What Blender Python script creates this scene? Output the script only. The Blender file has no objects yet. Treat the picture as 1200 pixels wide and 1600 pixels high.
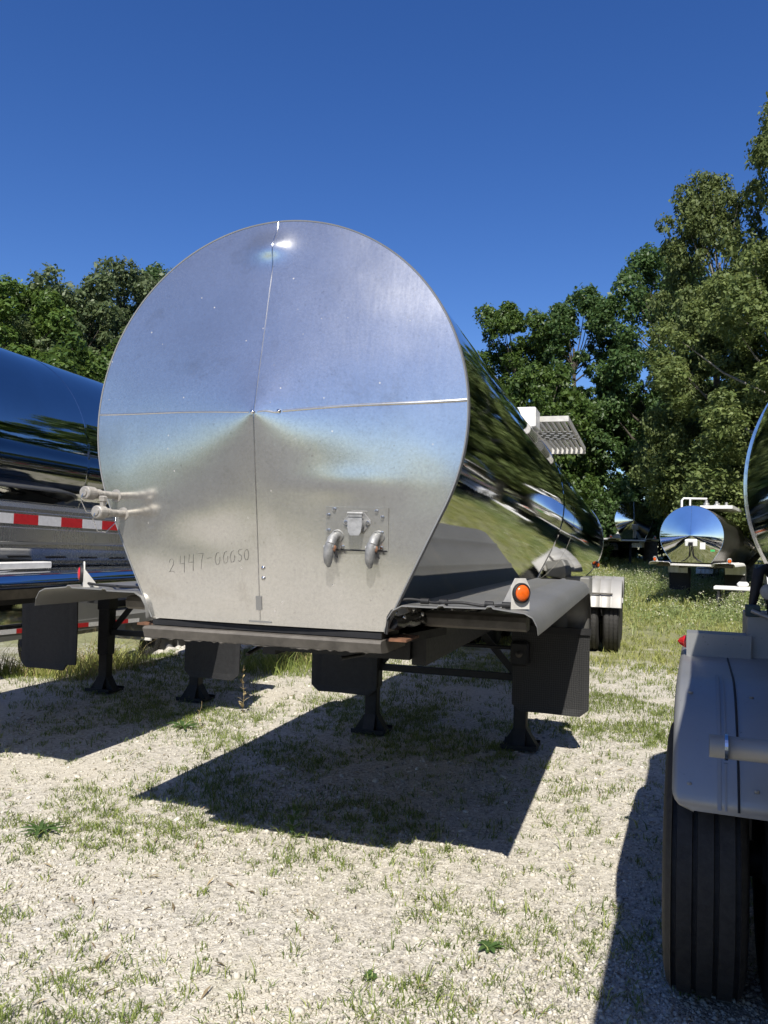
import bpy, math, random
import numpy as np
from math import sin, cos, pi, radians, atan2, acos, hypot, sqrt
from mathutils import Matrix, Vector

S = bpy.context.scene
COL = S.collection
rnd = random.Random(7)
NR = np.random.RandomState(11)

# ------------------------------------------------------------------ camera
FPX = 1235.5                       # focal length in pixels of a 1200 px wide frame
CAM_LOC = Vector((1.588, -3.1823, 1.6814))
YAW, PITCH, ROLL = 0.3143, 0.0388, 0.026
cam_d = bpy.data.cameras.new('camera')
cam = bpy.data.objects.new('camera', cam_d)
COL.objects.link(cam)
cam_d.sensor_fit = 'HORIZONTAL'
cam_d.sensor_width = 36.0
cam_d.lens = 36.0 * FPX / 1200.0
cam_d.clip_start = 0.05
cam_d.clip_end = 3000.0
_F = Vector((-sin(YAW) * cos(PITCH), cos(YAW) * cos(PITCH), sin(PITCH)))
_r = Vector((cos(YAW), sin(YAW), 0))
_u = _r.cross(_F)
_r2 = _r * cos(ROLL) + _u * sin(ROLL)
_u2 = -_r * sin(ROLL) + _u * cos(ROLL)
M = Matrix((( _r2.x, _u2.x, -_F.x), (_r2.y, _u2.y, -_F.y), (_r2.z, _u2.z, -_F.z))).to_4x4()
M.translation = CAM_LOC
cam.matrix_world = M
S.camera = cam

# ------------------------------------------------------------------ world, sun, exposure
SUN_TRAVEL = Vector((-0.2098, 0.8839, -1.0)).normalized()     # the way the light travels
to_sun = -SUN_TRAVEL
elev = math.asin(to_sun.z)
azim = atan2(to_sun.x, to_sun.y)
w = bpy.data.worlds.new('World')
S.world = w
w.use_nodes = True
nt = w.node_tree
nt.nodes.clear()
sky = nt.nodes.new('ShaderNodeTexSky')
sky.sky_type = 'NISHITA'
sky.sun_disc = False
sky.sun_elevation = elev
sky.sun_rotation = azim
sky.altitude = 300
sky.air_density = 1.0
sky.dust_density = 0.3
sky.ozone_density = 4.0
bg = nt.nodes.new('ShaderNodeBackground')
bg.inputs['Strength'].default_value = 0.068
wo = nt.nodes.new('ShaderNodeOutputWorld')
hs = nt.nodes.new('ShaderNodeHueSaturation')
hs.inputs['Saturation'].default_value = 1.26
hs.inputs['Hue'].default_value = 0.515
hs.inputs['Value'].default_value = 1.38
nt.links.new(sky.outputs[0], hs.inputs['Color'])
nt.links.new(hs.outputs[0], bg.inputs[0])
nt.links.new(bg.outputs[0], wo.inputs[0])
sd = bpy.data.lights.new('sun', 'SUN')
sd.energy = 5.0
sd.angle = radians(0.5)
sd.color = (1.0, 0.95, 0.86)
sun = bpy.data.objects.new('sun', sd)
COL.objects.link(sun)
sun.rotation_euler = SUN_TRAVEL.to_track_quat('-Z', 'Y').to_euler()
sun.location = (4, -10, 20)
S.view_settings.view_transform = 'Standard'
S.view_settings.look = 'None'
S.view_settings.exposure = 0.5
S.view_settings.gamma = 1.0
S.cycles.max_bounces = 8
S.cycles.glossy_bounces = 5
S.cycles.diffuse_bounces = 3
S.cycles.transmission_bounces = 3
S.cycles.transparent_max_bounces = 4
S.cycles.sample_clamp_indirect = 6.0

# ------------------------------------------------------------------ materials
MAT = {}
def newmat(name):
    m = bpy.data.materials.new(name)
    m.use_nodes = True
    MAT[name] = m
    n = m.node_tree
    b = n.nodes['Principled BSDF']
    return m, n, b, n.links

def ramp(n, pts):
    r = n.nodes.new('ShaderNodeValToRGB')
    e = r.color_ramp.elements
    while len(e) < len(pts):
        e.new(0.5)
    for i, (p, c) in enumerate(pts):
        e[i].position = p
        e[i].color = (c[0], c[1], c[2], 1) if hasattr(c, '__len__') else (c, c, c, 1)
    return r

def noise(n, scale, detail=3, rough=0.55, vec=None, dist=0.0):
    t = n.nodes.new('ShaderNodeTexNoise')
    t.inputs['Scale'].default_value = scale
    t.inputs['Detail'].default_value = detail
    t.inputs['Roughness'].default_value = rough
    t.inputs['Distortion'].default_value = dist
    if vec is not None:
        n.links.new(vec, t.inputs['Vector'])
    return t

def coords(n, scale=(1, 1, 1)):
    tc = n.nodes.new('ShaderNodeTexCoord')
    mp = n.nodes.new('ShaderNodeMapping')
    mp.inputs['Scale'].default_value = scale
    n.links.new(tc.outputs['Object'], mp.inputs['Vector'])
    return mp.outputs['Vector']

def bump(n, height, strength, dist, b, normal=None):
    bp = n.nodes.new('ShaderNodeBump')
    bp.inputs['Strength'].default_value = strength
    bp.inputs['Distance'].default_value = dist
    n.links.new(height, bp.inputs['Height'])
    if normal is not None:
        n.links.new(normal, bp.inputs['Normal'])
    if b is not None:
        n.links.new(bp.outputs['Normal'], b.inputs['Normal'])
    return bp.outputs['Normal']

def simple(name, col, rough=0.5, metal=0.0, var=0.25, scale=12.0, bumpd=0.0, coat=0.0):
    """plain paint / metal / rubber with a little cloudy colour and gloss variation"""
    m, n, b, L = newmat(name)
    v = coords(n)
    t = noise(n, scale, 5, 0.6, v)
    r = ramp(n, [(0.3, [c * (1 - var) for c in col]), (0.7, [min(1, c * (1 + var * 0.6)) for c in col])])
    L.new(t.outputs['Fac'], r.inputs[0])
    L.new(r.outputs[0], b.inputs['Base Color'])
    mr = n.nodes.new('ShaderNodeMapRange')
    mr.inputs['To Min'].default_value = max(0.02, rough * 0.8)
    mr.inputs['To Max'].default_value = min(1, rough * 1.25)
    t2 = noise(n, scale * 3.1, 4, 0.6, v)
    L.new(t2.outputs['Fac'], mr.inputs['Value'])
    L.new(mr.outputs[0], b.inputs['Roughness'])
    b.inputs['Metallic'].default_value = metal
    if coat:
        b.inputs['Coat Weight'].default_value = coat
    if bumpd:
        bump(n, t2.outputs['Fac'], 0.6, bumpd, b)
    return m

def metal_sheet(name, col, r_lo, r_hi, wave, wave_scale, spots=0.0, streak=True, grime=0.0, metal=1.0, specks=0.0):
    m, n, b, L = newmat(name)
    v = coords(n)
    vs = coords(n, (9, 9, 0.8))
    b.inputs['Metallic'].default_value = metal
    big = noise(n, 1.6, 5, 0.6, v)
    fine = noise(n, 60, 3, 0.6, v)
    st = noise(n, 7, 4, 0.65, vs)
    # gloss: clouds + streaks
    a = n.nodes.new('ShaderNodeMath'); a.operation = 'MULTIPLY_ADD'
    L.new(big.outputs['Fac'], a.inputs[0]); a.inputs[1].default_value = 0.55
    a2 = n.nodes.new('ShaderNodeMath'); a2.operation = 'MULTIPLY'
    L.new(st.outputs['Fac'], a2.inputs[0]); a2.inputs[1].default_value = 0.45 if streak else 0.0
    L.new(a2.outputs[0], a.inputs[2])
    mr = n.nodes.new('ShaderNodeMapRange')
    mr.inputs['From Min'].default_value = 0.28
    mr.inputs['From Max'].default_value = 0.72
    mr.inputs['To Min'].default_value = r_lo
    mr.inputs['To Max'].default_value = r_hi
    L.new(a.outputs[0], mr.inputs['Value'])
    L.new(mr.outputs[0], b.inputs['Roughness'])
    c0 = ramp(n, [(0.3, [c * 0.86 for c in col]), (0.7, col)])
    L.new(big.outputs['Fac'], c0.inputs[0])
    out = c0.outputs[0]
    if spots > 0:
        vo = n.nodes.new('ShaderNodeTexVoronoi')
        vo.inputs['Scale'].default_value = 34
        L.new(v, vo.inputs['Vector'])
        sp = ramp(n, [(0.0, 1.0), (0.10, 0.7), (0.17, 0.0)])
        L.new(vo.outputs['Distance'], sp.inputs[0])
        pick = ramp(n, [(0.50, 0.0), (0.62, 1.0)])
        t3 = noise(n, 9, 3, 0.7, v)
        L.new(t3.outputs['Fac'], pick.inputs[0])
        mm = n.nodes.new('ShaderNodeMath'); mm.operation = 'MULTIPLY'
        L.new(sp.outputs[0], mm.inputs[0]); L.new(pick.outputs[0], mm.inputs[1])
        m2 = n.nodes.new('ShaderNodeMath'); m2.operation = 'MULTIPLY'
        L.new(mm.outputs[0], m2.inputs[0]); m2.inputs[1].default_value = spots
        mx = n.nodes.new('ShaderNodeMixRGB')
        L.new(m2.outputs[0], mx.inputs[0]); L.new(out, mx.inputs[1])
        mx.inputs[2].default_value = (col[0] * 0.45, col[1] * 0.44, col[2] * 0.42, 1)
        out = mx.outputs[0]
    if grime > 0:
        gm = ramp(n, [(0.56, 0.0), (0.72, grime)])
        t4 = noise(n, 2.4, 6, 0.7, v, 0.4)
        L.new(t4.outputs['Fac'], gm.inputs[0])
        mx = n.nodes.new('ShaderNodeMixRGB')
        L.new(gm.outputs[0], mx.inputs[0]); L.new(out, mx.inputs[1])
        mx.inputs[2].default_value = (0.38, 0.345, 0.29, 1)
        out = mx.outputs[0]
    if specks > 0:
        mot = noise(n, 85, 4, 0.75, v)                       # fine oxide mottling of the sheet
        mrp = ramp(n, [(0.30, 0.86), (0.5, 0.98), (0.70, 1.07)])
        L.new(mot.outputs['Fac'], mrp.inputs[0])
        mm2 = n.nodes.new('ShaderNodeMixRGB'); mm2.blend_type = 'MULTIPLY'; mm2.inputs[0].default_value = 1.0
        L.new(out, mm2.inputs[1]); L.new(mrp.outputs[0], mm2.inputs[2])
        v2 = n.nodes.new('ShaderNodeTexVoronoi'); v2.inputs['Scale'].default_value = 26
        L.new(v, v2.inputs['Vector'])
        sp2 = ramp(n, [(0.0, 1.0), (0.07, 0.9), (0.12, 0.0)]); L.new(v2.outputs['Distance'], sp2.inputs[0])
        sc2 = n.nodes.new('ShaderNodeSeparateColor'); L.new(v2.outputs['Color'], sc2.inputs[0])
        pk2 = ramp(n, [(0.86, 0.0), (0.97, 1.0)]); L.new(sc2.outputs[0], pk2.inputs[0])
        mu = n.nodes.new('ShaderNodeMath'); mu.operation = 'MULTIPLY'; L.new(sp2.outputs[0], mu.inputs[0]); L.new(pk2.outputs[0], mu.inputs[1])
        mu2 = n.nodes.new('ShaderNodeMath'); mu2.operation = 'MULTIPLY'; L.new(mu.outputs[0], mu2.inputs[0]); mu2.inputs[1].default_value = specks
        m3 = n.nodes.new('ShaderNodeMixRGB'); L.new(mu2.outputs[0], m3.inputs[0]); L.new(mm2.outputs[0], m3.inputs[1]); m3.inputs[2].default_value = (0.62, 0.60, 0.55, 1)
        out = m3.outputs[0]
        im = n.nodes.new('ShaderNodeMapRange'); im.inputs['To Min'].default_value = metal; im.inputs['To Max'].default_value = 0.25
        L.new(mu2.outputs[0], im.inputs['Value']); L.new(im.outputs[0], b.inputs['Metallic'])
    L.new(out, b.inputs['Base Color'])
    wv = noise(n, wave_scale, 1.5, 0.4, v)
    nn = bump(n, wv.outputs['Fac'], 1.0, wave, None)
    bump(n, fine.outputs['Fac'], 0.12, 0.0006, b, nn)
    return m

metal_sheet('brushed_end', (0.70, 0.69, 0.655), 0.15, 0.205, 0.008, 2.6, spots=0.6, streak=True, grime=0.45, metal=0.89, specks=0.8)
metal_sheet('satin_sheet', (0.50, 0.50, 0.49), 0.20, 0.34, 0.003, 4, spots=0.2, grime=0.3, metal=0.85)
metal_sheet('polished_side', (0.54, 0.55, 0.55), 0.008, 0.03, 0.0006, 1.1, spots=0.0, streak=False, grime=0.10)
metal_sheet('mirror_end', (0.80, 0.81, 0.82), 0.015, 0.04, 0.0010, 1.8, streak=False, grime=0.05)
metal_sheet('dull_sheet', (0.29, 0.287, 0.275), 0.40, 0.58, 0.002, 6, spots=0.4, grime=0.45, metal=0.6)
metal_sheet('aged_fender', (0.33, 0.335, 0.335), 0.42, 0.6, 0.006, 4, spots=0.8, grime=0.55, metal=0.5)
metal_sheet('brown_sheet', (0.20, 0.185, 0.17), 0.3, 0.45, 0.002, 5, grime=0.3)
metal_sheet('pale_fender', (0.43, 0.42, 0.40), 0.5, 0.65, 0.002, 6, grime=0.3, metal=0.4)
simple('pale_paint', (0.50, 0.485, 0.45), 0.55, 0.0, 0.18, 20)
simple('white_paint', (0.76, 0.75, 0.72), 0.45, 0.0, 0.12, 16)
simple('beam_steel', (0.115, 0.104, 0.09), 0.62, 0.2, 0.45, 9, 0.002)
simple('black_steel', (0.009, 0.009, 0.010), 0.6, 0.0, 0.5, 14, 0.001)
simple('rubber', (0.012, 0.012, 0.013), 0.62, 0.0, 0.4, 26, 0.0012)
simple('tyre_rubber', (0.024, 0.023, 0.022), 0.72, 0.0, 0.45, 30, 0.0015)
simple('sealant', (0.012, 0.012, 0.013), 0.28, 0.0, 0.4, 20, 0.004)
simple('amber_lens', (0.70, 0.115, 0.010), 0.22, 0.0, 0.2, 90, 0.0, 0.6)
simple('red_lens', (0.50, 0.016, 0.018), 0.2, 0.0, 0.2, 60, 0.0, 0.6)
simple('tape_red', (0.52, 0.020, 0.024), 0.4, 0.0, 0.15, 40)
simple('tape_white', (0.70, 0.69, 0.68), 0.4, 0.0, 0.12, 40)
simple('cast_metal', (0.30, 0.30, 0.295), 0.55, 0.45, 0.3, 40, 0.001)
simple('seal_rubber', (0.30, 0.15, 0.085), 0.6, 0.0, 0.2, 40)
simple('brass_dirty', (0.33, 0.31, 0.28), 0.5, 0.4, 0.3, 40, 0.001)
simple('marker_ink', (0.085, 0.08, 0.072), 0.55, 0.0, 0.3, 80)
simple('rust', (0.16, 0.075, 0.04), 0.85, 0.0, 0.5, 22, 0.002)
simple('teal_steel', (0.045, 0.075, 0.08), 0.55, 0.3, 0.4, 20)
simple('green_tag', (0.05, 0.42, 0.12), 0.5, 0.0, 0.1, 20)
simple('chrome', (0.7, 0.7, 0.7), 0.14, 1.0, 0.2, 30)
simple('wood', (0.55, 0.47, 0.36), 0.75, 0.0, 0.3, 14, 0.002)
simple('bark', (0.085, 0.072, 0.058), 0.95, 0.0, 0.5, 9, 0.03)
simple('pale_bark', (0.22, 0.20, 0.17), 0.95, 0.0, 0.5, 9, 0.03)
simple('asphalt', (0.060, 0.058, 0.055), 0.9, 0.0, 0.3, 3, 0.004)
simple('rock', (0.50, 0.47, 0.42), 0.92, 0.0, 0.3, 7, 0.02)

# diamond mesh relief of the mud flap
m, n, b, L = newmat('flap_mesh')
v = coords(n, (1, 1, 1))
rot = n.nodes.new('ShaderNodeMapping'); rot.inputs['Rotation'].default_value = (0, radians(45), 0)
L.new(v, rot.inputs['Vector'])
ck = n.nodes.new('ShaderNodeTexChecker'); ck.inputs['Scale'].default_value = 80
L.new(rot.outputs[0], ck.inputs['Vector'])
cr = ramp(n, [(0.0, (0.009, 0.009, 0.010)), (1.0, (0.024, 0.024, 0.024))])
L.new(ck.outputs['Fac'], cr.inputs[0])
L.new(cr.outputs[0], b.inputs['Base Color'])
b.inputs['Roughness'].default_value = 0.6
bump(n, ck.outputs['Fac'], 0.35, 0.003, b)

# leaves: light passes through, every leaf its own tint
def leafmat(name, c_lo, c_hi, gloss=0.45, transl=0.35):
    m, n, b, L = newmat(name)
    g = n.nodes.new('ShaderNodeNewGeometry')
    r = ramp(n, [(0.0, c_lo), (0.75, [(a + q) / 2 for a, q in zip(c_lo, c_hi)]), (1.0, c_hi)])
    L.new(g.outputs['Random Per Island'], r.inputs[0])
    oi = n.nodes.new('ShaderNodeObjectInfo')
    hsv = n.nodes.new('ShaderNodeHueSaturation')
    mr = n.nodes.new('ShaderNodeMapRange')
    mr.inputs['To Min'].default_value = 0.8; mr.inputs['To Max'].default_value = 1.2
    L.new(oi.outputs['Random'], mr.inputs['Value'])
    L.new(mr.outputs[0], hsv.inputs['Value'])
    L.new(r.outputs[0], hsv.inputs['Color'])
    L.new(hsv.outputs[0], b.inputs['Base Color'])
    b.inputs['Roughness'].default_value = gloss
    b.inputs['Specular IOR Level'].default_value = 0.35
    tr = n.nodes.new('ShaderNodeBsdfTranslucent')
    br = n.nodes.new('ShaderNodeHueSaturation'); br.inputs['Value'].default_value = 1.5; br.inputs['Hue'].default_value = 0.485
    L.new(hsv.outputs[0], br.inputs['Color'])
    L.new(br.outputs[0], tr.inputs['Color'])
    mx = n.nodes.new('ShaderNodeMixShader'); mx.inputs[0].default_value = transl
    L.new(b.outputs[0], mx.inputs[1]); L.new(tr.outputs[0], mx.inputs[2])
    L.new(mx.outputs[0], n.nodes['Material Output'].inputs['Surface'])
    return m
leafmat('leaf_dark', (0.034, 0.072, 0.020), (0.105, 0.165, 0.050))
leafmat('leaf_mid', (0.050, 0.098, 0.018), (0.150, 0.225, 0.052))
leafmat('leaf_olive', (0.068, 0.100, 0.026), (0.190, 0.230, 0.078), 0.6)
leafmat('leaf_grey', (0.068, 0.105, 0.040), (0.190, 0.230, 0.110))
leafmat('grass_blade', (0.085, 0.130, 0.026), (0.30, 0.34, 0.10), 0.5, 0.3)
leafmat('meadow_blade', (0.17, 0.21, 0.045), (0.46, 0.45, 0.17), 0.5, 0.3)
leafmat('weed_pale', (0.14, 0.20, 0.06), (0.36, 0.40, 0.18), 0.5, 0.3)
leafmat('weed_leaf', (0.045, 0.095, 0.028), (0.12, 0.19, 0.06), 0.45, 0.3)
leafmat('dry_stalk', (0.30, 0.23, 0.11), (0.48, 0.40, 0.22), 0.6, 0.2)
leafmat('straw', (0.16, 0.12, 0.07), (0.42, 0.34, 0.20), 0.7, 0.1)
leafmat('flower_white', (0.50, 0.50, 0.36), (0.72, 0.70, 0.55), 0.6, 0.25)

# pebbles
m, n, b, L = newmat('pebble')
g = n.nodes.new('ShaderNodeNewGeometry')
r = ramp(n, [(0.0, (0.24, 0.22, 0.185)), (0.2, (0.44, 0.405, 0.33)), (0.6, (0.57, 0.53, 0.44)), (0.93, (0.66, 0.62, 0.53)), (1.0, (0.74, 0.715, 0.65))])
L.new(g.outputs['Random Per Island'], r.inputs[0])
v = coords(n)
t = noise(n, 90, 3, 0.6, v)
mx = n.nodes.new('ShaderNodeMixRGB'); mx.blend_type = 'MULTIPLY'; mx.inputs[0].default_value = 0.35
L.new(r.outputs[0], mx.inputs[1]); L.new(t.outputs['Fac'], mx.inputs[2])
L.new(mx.outputs[0], b.inputs['Base Color'])
b.inputs['Roughness'].default_value = 0.9

# gravel ground: crushed pale stone, worn sandy tracks, green turf growing in
m, n, b, L = newmat('gravel_ground')
v = coords(n)
vo = n.nodes.new('ShaderNodeTexVoronoi'); vo.inputs['Scale'].default_value = 46
L.new(v, vo.inputs['Vector'])
vo2 = n.nodes.new('ShaderNodeTexVoronoi'); vo2.inputs['Scale'].default_value = 120
L.new(v, vo2.inputs['Vector'])
sep = n.nodes.new('ShaderNodeSeparateColor'); L.new(vo.outputs['Color'], sep.inputs[0])
sep2 = n.nodes.new('ShaderNodeSeparateColor'); L.new(vo2.outputs['Color'], sep2.inputs[0])
mixv = n.nodes.new('ShaderNodeMath'); mixv.operation = 'MULTIPLY_ADD'
L.new(sep.outputs[0], mixv.inputs[0]); mixv.inputs[1].default_value = 0.55
h2 = n.nodes.new('ShaderNodeMath'); h2.operation = 'MULTIPLY'; L.new(sep2.outputs[1], h2.inputs[0]); h2.inputs[1].default_value = 0.45
L.new(h2.outputs[0], mixv.inputs[2])
stone = ramp(n, [(0.1, (0.25, 0.235, 0.205)), (0.35, (0.43, 0.40, 0.34)), (0.7, (0.53, 0.495, 0.425)), (0.95, (0.66, 0.63, 0.56))])
L.new(mixv.outputs[0], stone.inputs[0])
sandn = noise(n, 0.55, 6, 0.62, v, 0.3)
sandf = ramp(n, [(0.48, 0.0), (0.66, 0.7)])
L.new(sandn.outputs['Fac'], sandf.inputs[0])
sx_ = n.nodes.new('ShaderNodeMixRGB'); L.new(sandf.outputs[0], sx_.inputs[0]); L.new(stone.outputs[0], sx_.inputs[1])
sandc = noise(n, 30, 5, 0.7, v)
sandr = ramp(n, [(0.3, (0.46, 0.415, 0.33)), (0.7, (0.63, 0.585, 0.485))])
L.new(sandc.outputs['Fac'], sandr.inputs[0]); L.new(sandr.outputs[0], sx_.inputs[2])
# turf tint grows with distance behind the trailers (where the real lawn is)
sxyz = n.nodes.new('ShaderNodeSeparateXYZ'); L.new(v, sxyz.inputs[0])
ym = n.nodes.new('ShaderNodeMapRange'); ym.inputs['From Min'].default_value = 5.0; ym.inputs['From Max'].default_value = 15.0
ym.inputs['To Min'].default_value = -0.12; ym.inputs['To Max'].default_value = 0.45
L.new(sxyz.outputs[1], ym.inputs['Value'])
gn = noise(n, 0.9, 6, 0.65, v, 0.2)
ym2 = n.nodes.new('ShaderNodeMapRange'); ym2.inputs['From Min'].default_value = -5.5; ym2.inputs['From Max'].default_value = -8.5
ym2.inputs['To Min'].default_value = 0.0; ym2.inputs['To Max'].default_value = 0.5
L.new(sxyz.outputs[1], ym2.inputs['Value'])
yms = n.nodes.new('ShaderNodeMath'); yms.operation = 'ADD'; L.new(ym.outputs[0], yms.inputs[0]); L.new(ym2.outputs[0], yms.inputs[1])
ga = n.nodes.new('ShaderNodeMath'); ga.operation = 'ADD'; L.new(gn.outputs['Fac'], ga.inputs[0]); L.new(yms.outputs[0], ga.inputs[1])
gf = ramp(n, [(0.50, 0.0), (0.68, 0.85)])
L.new(ga.outputs[0], gf.inputs[0])
gc = noise(n, 14, 5, 0.7, v)
gr = ramp(n, [(0.3, (0.10, 0.115, 0.035)), (0.7, (0.25, 0.25, 0.095))])
L.new(gc.outputs['Fac'], gr.inputs[0])
gx = n.nodes.new('ShaderNodeMixRGB'); L.new(gf.outputs[0], gx.inputs[0]); L.new(sx_.outputs[0], gx.inputs[1]); L.new(gr.outputs[0], gx.inputs[2])
L.new(gx.outputs[0], b.inputs['Base Color'])
b.inputs['Roughness'].default_value = 0.95
b.inputs['Specular IOR Level'].default_value = 0.2
n1 = bump(n, vo.outputs['Distance'], 0.5, 0.008, None)
bump(n, vo2.outputs['Distance'], 0.6, 0.006, b, n1)

# ------------------------------------------------------------------ mesh helpers
class MB:
    def __init__(s):
        s.v = []; s.f = []; s.sm = []
    def add(s, verts, faces, smooth=False):
        o = len(s.v)
        s.v.extend([tuple(q) for q in verts])
        for f in faces:
            s.f.append(tuple(i + o for i in f)); s.sm.append(smooth)
        return s
    def box(s, x0, x1, y0, y1, z0, z1, mat=None, bev=0.0):
        if bev <= 0:
            vs = [(x, y, z) for z in (z0, z1) for y in (y0, y1) for x in (x0, x1)]
            fs = [(0, 2, 3, 1), (4, 5, 7, 6), (0, 1, 5, 4), (2, 6, 7, 3), (0, 4, 6, 2), (1, 3, 7, 5)]
        else:
            c = min(bev, (x1 - x0) / 2.2, (y1 - y0) / 2.2, (z1 - z0) / 2.2)
            vs = []; idx = {}
            for a, (X0, X1) in enumerate(((x0, x1),)): pass
            B = ((x0, x1), (y0, y1), (z0, z1))
            for ix in (0, 1):
                for iy in (0, 1):
                    for iz in (0, 1):
                        P = [B[0][ix], B[1][iy], B[2][iz]]
                        sgn = [1 if k == 0 else -1 for k in (ix, iy, iz)]
                        for ax in range(3):
                            Q = [P[k] + (sgn[k] * c if k != ax else 0) for k in range(3)]
                            idx[(ix, iy, iz, ax)] = len(vs); vs.append(Q)
            fs = []
            def q(*k): fs.append(tuple(idx[i] for i in k))
            for ax in range(3):
                o1, o2 = [k for k in range(3) if k != ax]
                for sd in (0, 1):
                    loop = []
                    for (u_, v_) in ((0, 0), (1, 0), (1, 1), (0, 1)):
                        t = [0, 0, 0]; t[ax] = sd; t[o1] = u_; t[o2] = v_
                        loop.append((t[0], t[1], t[2], ax))
                    q(*loop)
                # edges parallel to ax
                for u_ in (0, 1):
                    for v_ in (0, 1):
                        a = [0, 0, 0]; a[o1] = u_; a[o2] = v_
                        c2 = list(a); c2[ax] = 1
                        q((*a, o1), (*a, o2), (*c2, o2), (*c2, o1))
            for ix in (0, 1):
                for iy in (0, 1):
                    for iz in (0, 1):
                        q((ix, iy, iz, 0), (ix, iy, iz, 1), (ix, iy, iz, 2))
        if mat is not None:
            vs = [tuple(mat @ Vector(p)) for p in vs]
        return s.add(vs, fs)
    def tube(s, pts, r, seg=10, cap=True, smooth=True):
        pts = [Vector(p) for p in pts]
        rs = r if hasattr(r, '__len__') else [r] * len(pts)
        vs = []; fs = []
        up = None
        for i, p in enumerate(pts):
            if i == 0: t = pts[1] - pts[0]
            elif i == len(pts) - 1: t = pts[-1] - pts[-2]
            else: t = pts[i + 1] - pts[i - 1]
            t = t.normalized() if t.length > 1e-9 else Vector((0, 0, 1))
            if up is None:
                up = Vector((0, 0, 1)) if abs(t.z) < 0.9 else Vector((1, 0, 0))
            a = t.cross(up)
            if a.length < 1e-6: a = t.orthogonal()
            a.normalize(); up2 = a.cross(t).normalized(); up = up2
            for k in range(seg):
                th = 2 * pi * k / seg
                vs.append(p + (a * cos(th) + up2 * sin(th)) * rs[i])
        for i in range(len(pts) - 1):
            for k in range(seg):
                k2 = (k + 1) % seg
                fs.append((i * seg + k, i * seg + k2, (i + 1) * seg + k2, (i + 1) * seg + k))
        s.add(vs, fs, smooth)
        if cap:
            m_ = (len(pts) - 1) * seg
            s.add(vs[:seg], [tuple(range(seg - 1, -1, -1))]); s.add(vs[m_:], [tuple(range(seg))])
        return s
    def lathe(s, prof, seg=32, mat=None, axis='x', smooth=True, close=False):
        """prof: list of (axial, radius) turned about the axis"""
        vs = []; fs = []
        for k in range(seg):
            th = 2 * pi * k / seg
            for (a, r) in prof:
                if axis == 'x': P = Vector((a, r * cos(th), r * sin(th)))
                elif axis == 'y': P = Vector((r * cos(th), a, r * sin(th)))
                else: P = Vector((r * cos(th), r * sin(th), a))
                vs.append(P if mat is None else mat @ P)
        m_ = len(prof)
        for k in range(seg):
            k2 = (k + 1) % seg
            for i in range(m_ - 1 + (1 if close else 0)):
                j = (i + 1) % m_
                fs.append((k * m_ + i, k2 * m_ + i, k2 * m_ + j, k * m_ + j))
        return s.add(vs, fs, smooth)
    def prism(s, poly, thick_vec, smooth=False):
        """closed polygon (3-D points) pushed along a vector"""
        t = Vector(thick_vec); P = [Vector(p) for p in poly]; n_ = len(P)
        vs = P + [p + t for p in P]
        fs = [tuple(range(n_ - 1, -1, -1)), tuple(range(n_, 2 * n_))]
        for i in range(n_):
            j = (i + 1) % n_
            fs.append((i, j, n_ + j, n_ + i))
        return s.add(vs, fs, smooth)
    def sheet(s, grid, thick=None, smooth=True):
        """grid[i][j] points; thick = offset vector function or None"""
        R, Cn = len(grid), len(grid[0])
        vs = [p for row in grid for p in row]
        fs = [(i * Cn + j, i * Cn + j + 1, (i + 1) * Cn + j + 1, (i + 1) * Cn + j) for i in range(R - 1) for j in range(Cn - 1)]
        return s.add(vs, fs, smooth)
    def build(s, name, mat, parent=None, smooth_all=None):
        me = bpy.data.meshes.new(name)
        me.from_pydata(s.v, [], s.f)
        me.polygons.foreach_set('use_smooth', s.sm if smooth_all is None else [smooth_all] * len(s.f))
        me.materials.append(MAT[mat])
        me.update()
        o = bpy.data.objects.new(name, me)
        COL.objects.link(o)
        if parent is not None: o.parent = parent
        return o

def np_mesh(name, V, F, mat, parent=None, smooth=False, nside=4):
    V = np.asarray(V, dtype=np.float32); F = np.asarray(F, dtype=np.int32)
    me = bpy.data.meshes.new(name)
    me.vertices.add(len(V)); me.vertices.foreach_set('co', V.ravel())
    me.loops.add(F.size); me.loops.foreach_set('vertex_index', F.ravel())
    me.polygons.add(len(F))
    me.polygons.foreach_set('loop_start', np.arange(0, F.size, nside, dtype=np.int32))
    if smooth: me.polygons.foreach_set('use_smooth', np.ones(len(F), dtype=bool))
    me.materials.append(MAT[mat])
    me.update(calc_edges=True)
    me.validate()
    o = bpy.data.objects.new(name, me)
    COL.objects.link(o)
    if parent is not None: o.parent = parent
    return o

def thing(name, label, cat, loc=(0, 0, 0), rotz=0.0, group=None):
    o = bpy.data.objects.new(name, None)
    o.empty_display_size = 0.3
    COL.objects.link(o)
    o.location = loc; o.rotation_euler = (0, 0, rotz)
    o['label'] = label; o['category'] = cat
    if group: o['group'] = group
    return o
def tag(o, label, cat, group=None):
    o['label'] = label; o['category'] = cat
    if group: o['group'] = group
    return o
def kind(o, k, label=None, cat=None):
    o['kind'] = k
    if label: o['label'] = label
    if cat: o['category'] = cat
    return o
def dup(o, parent=None):
    c = o.copy(); COL.objects.link(c); c.parent = parent
    for ch in o.children: dup(ch, c)
    return c

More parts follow.
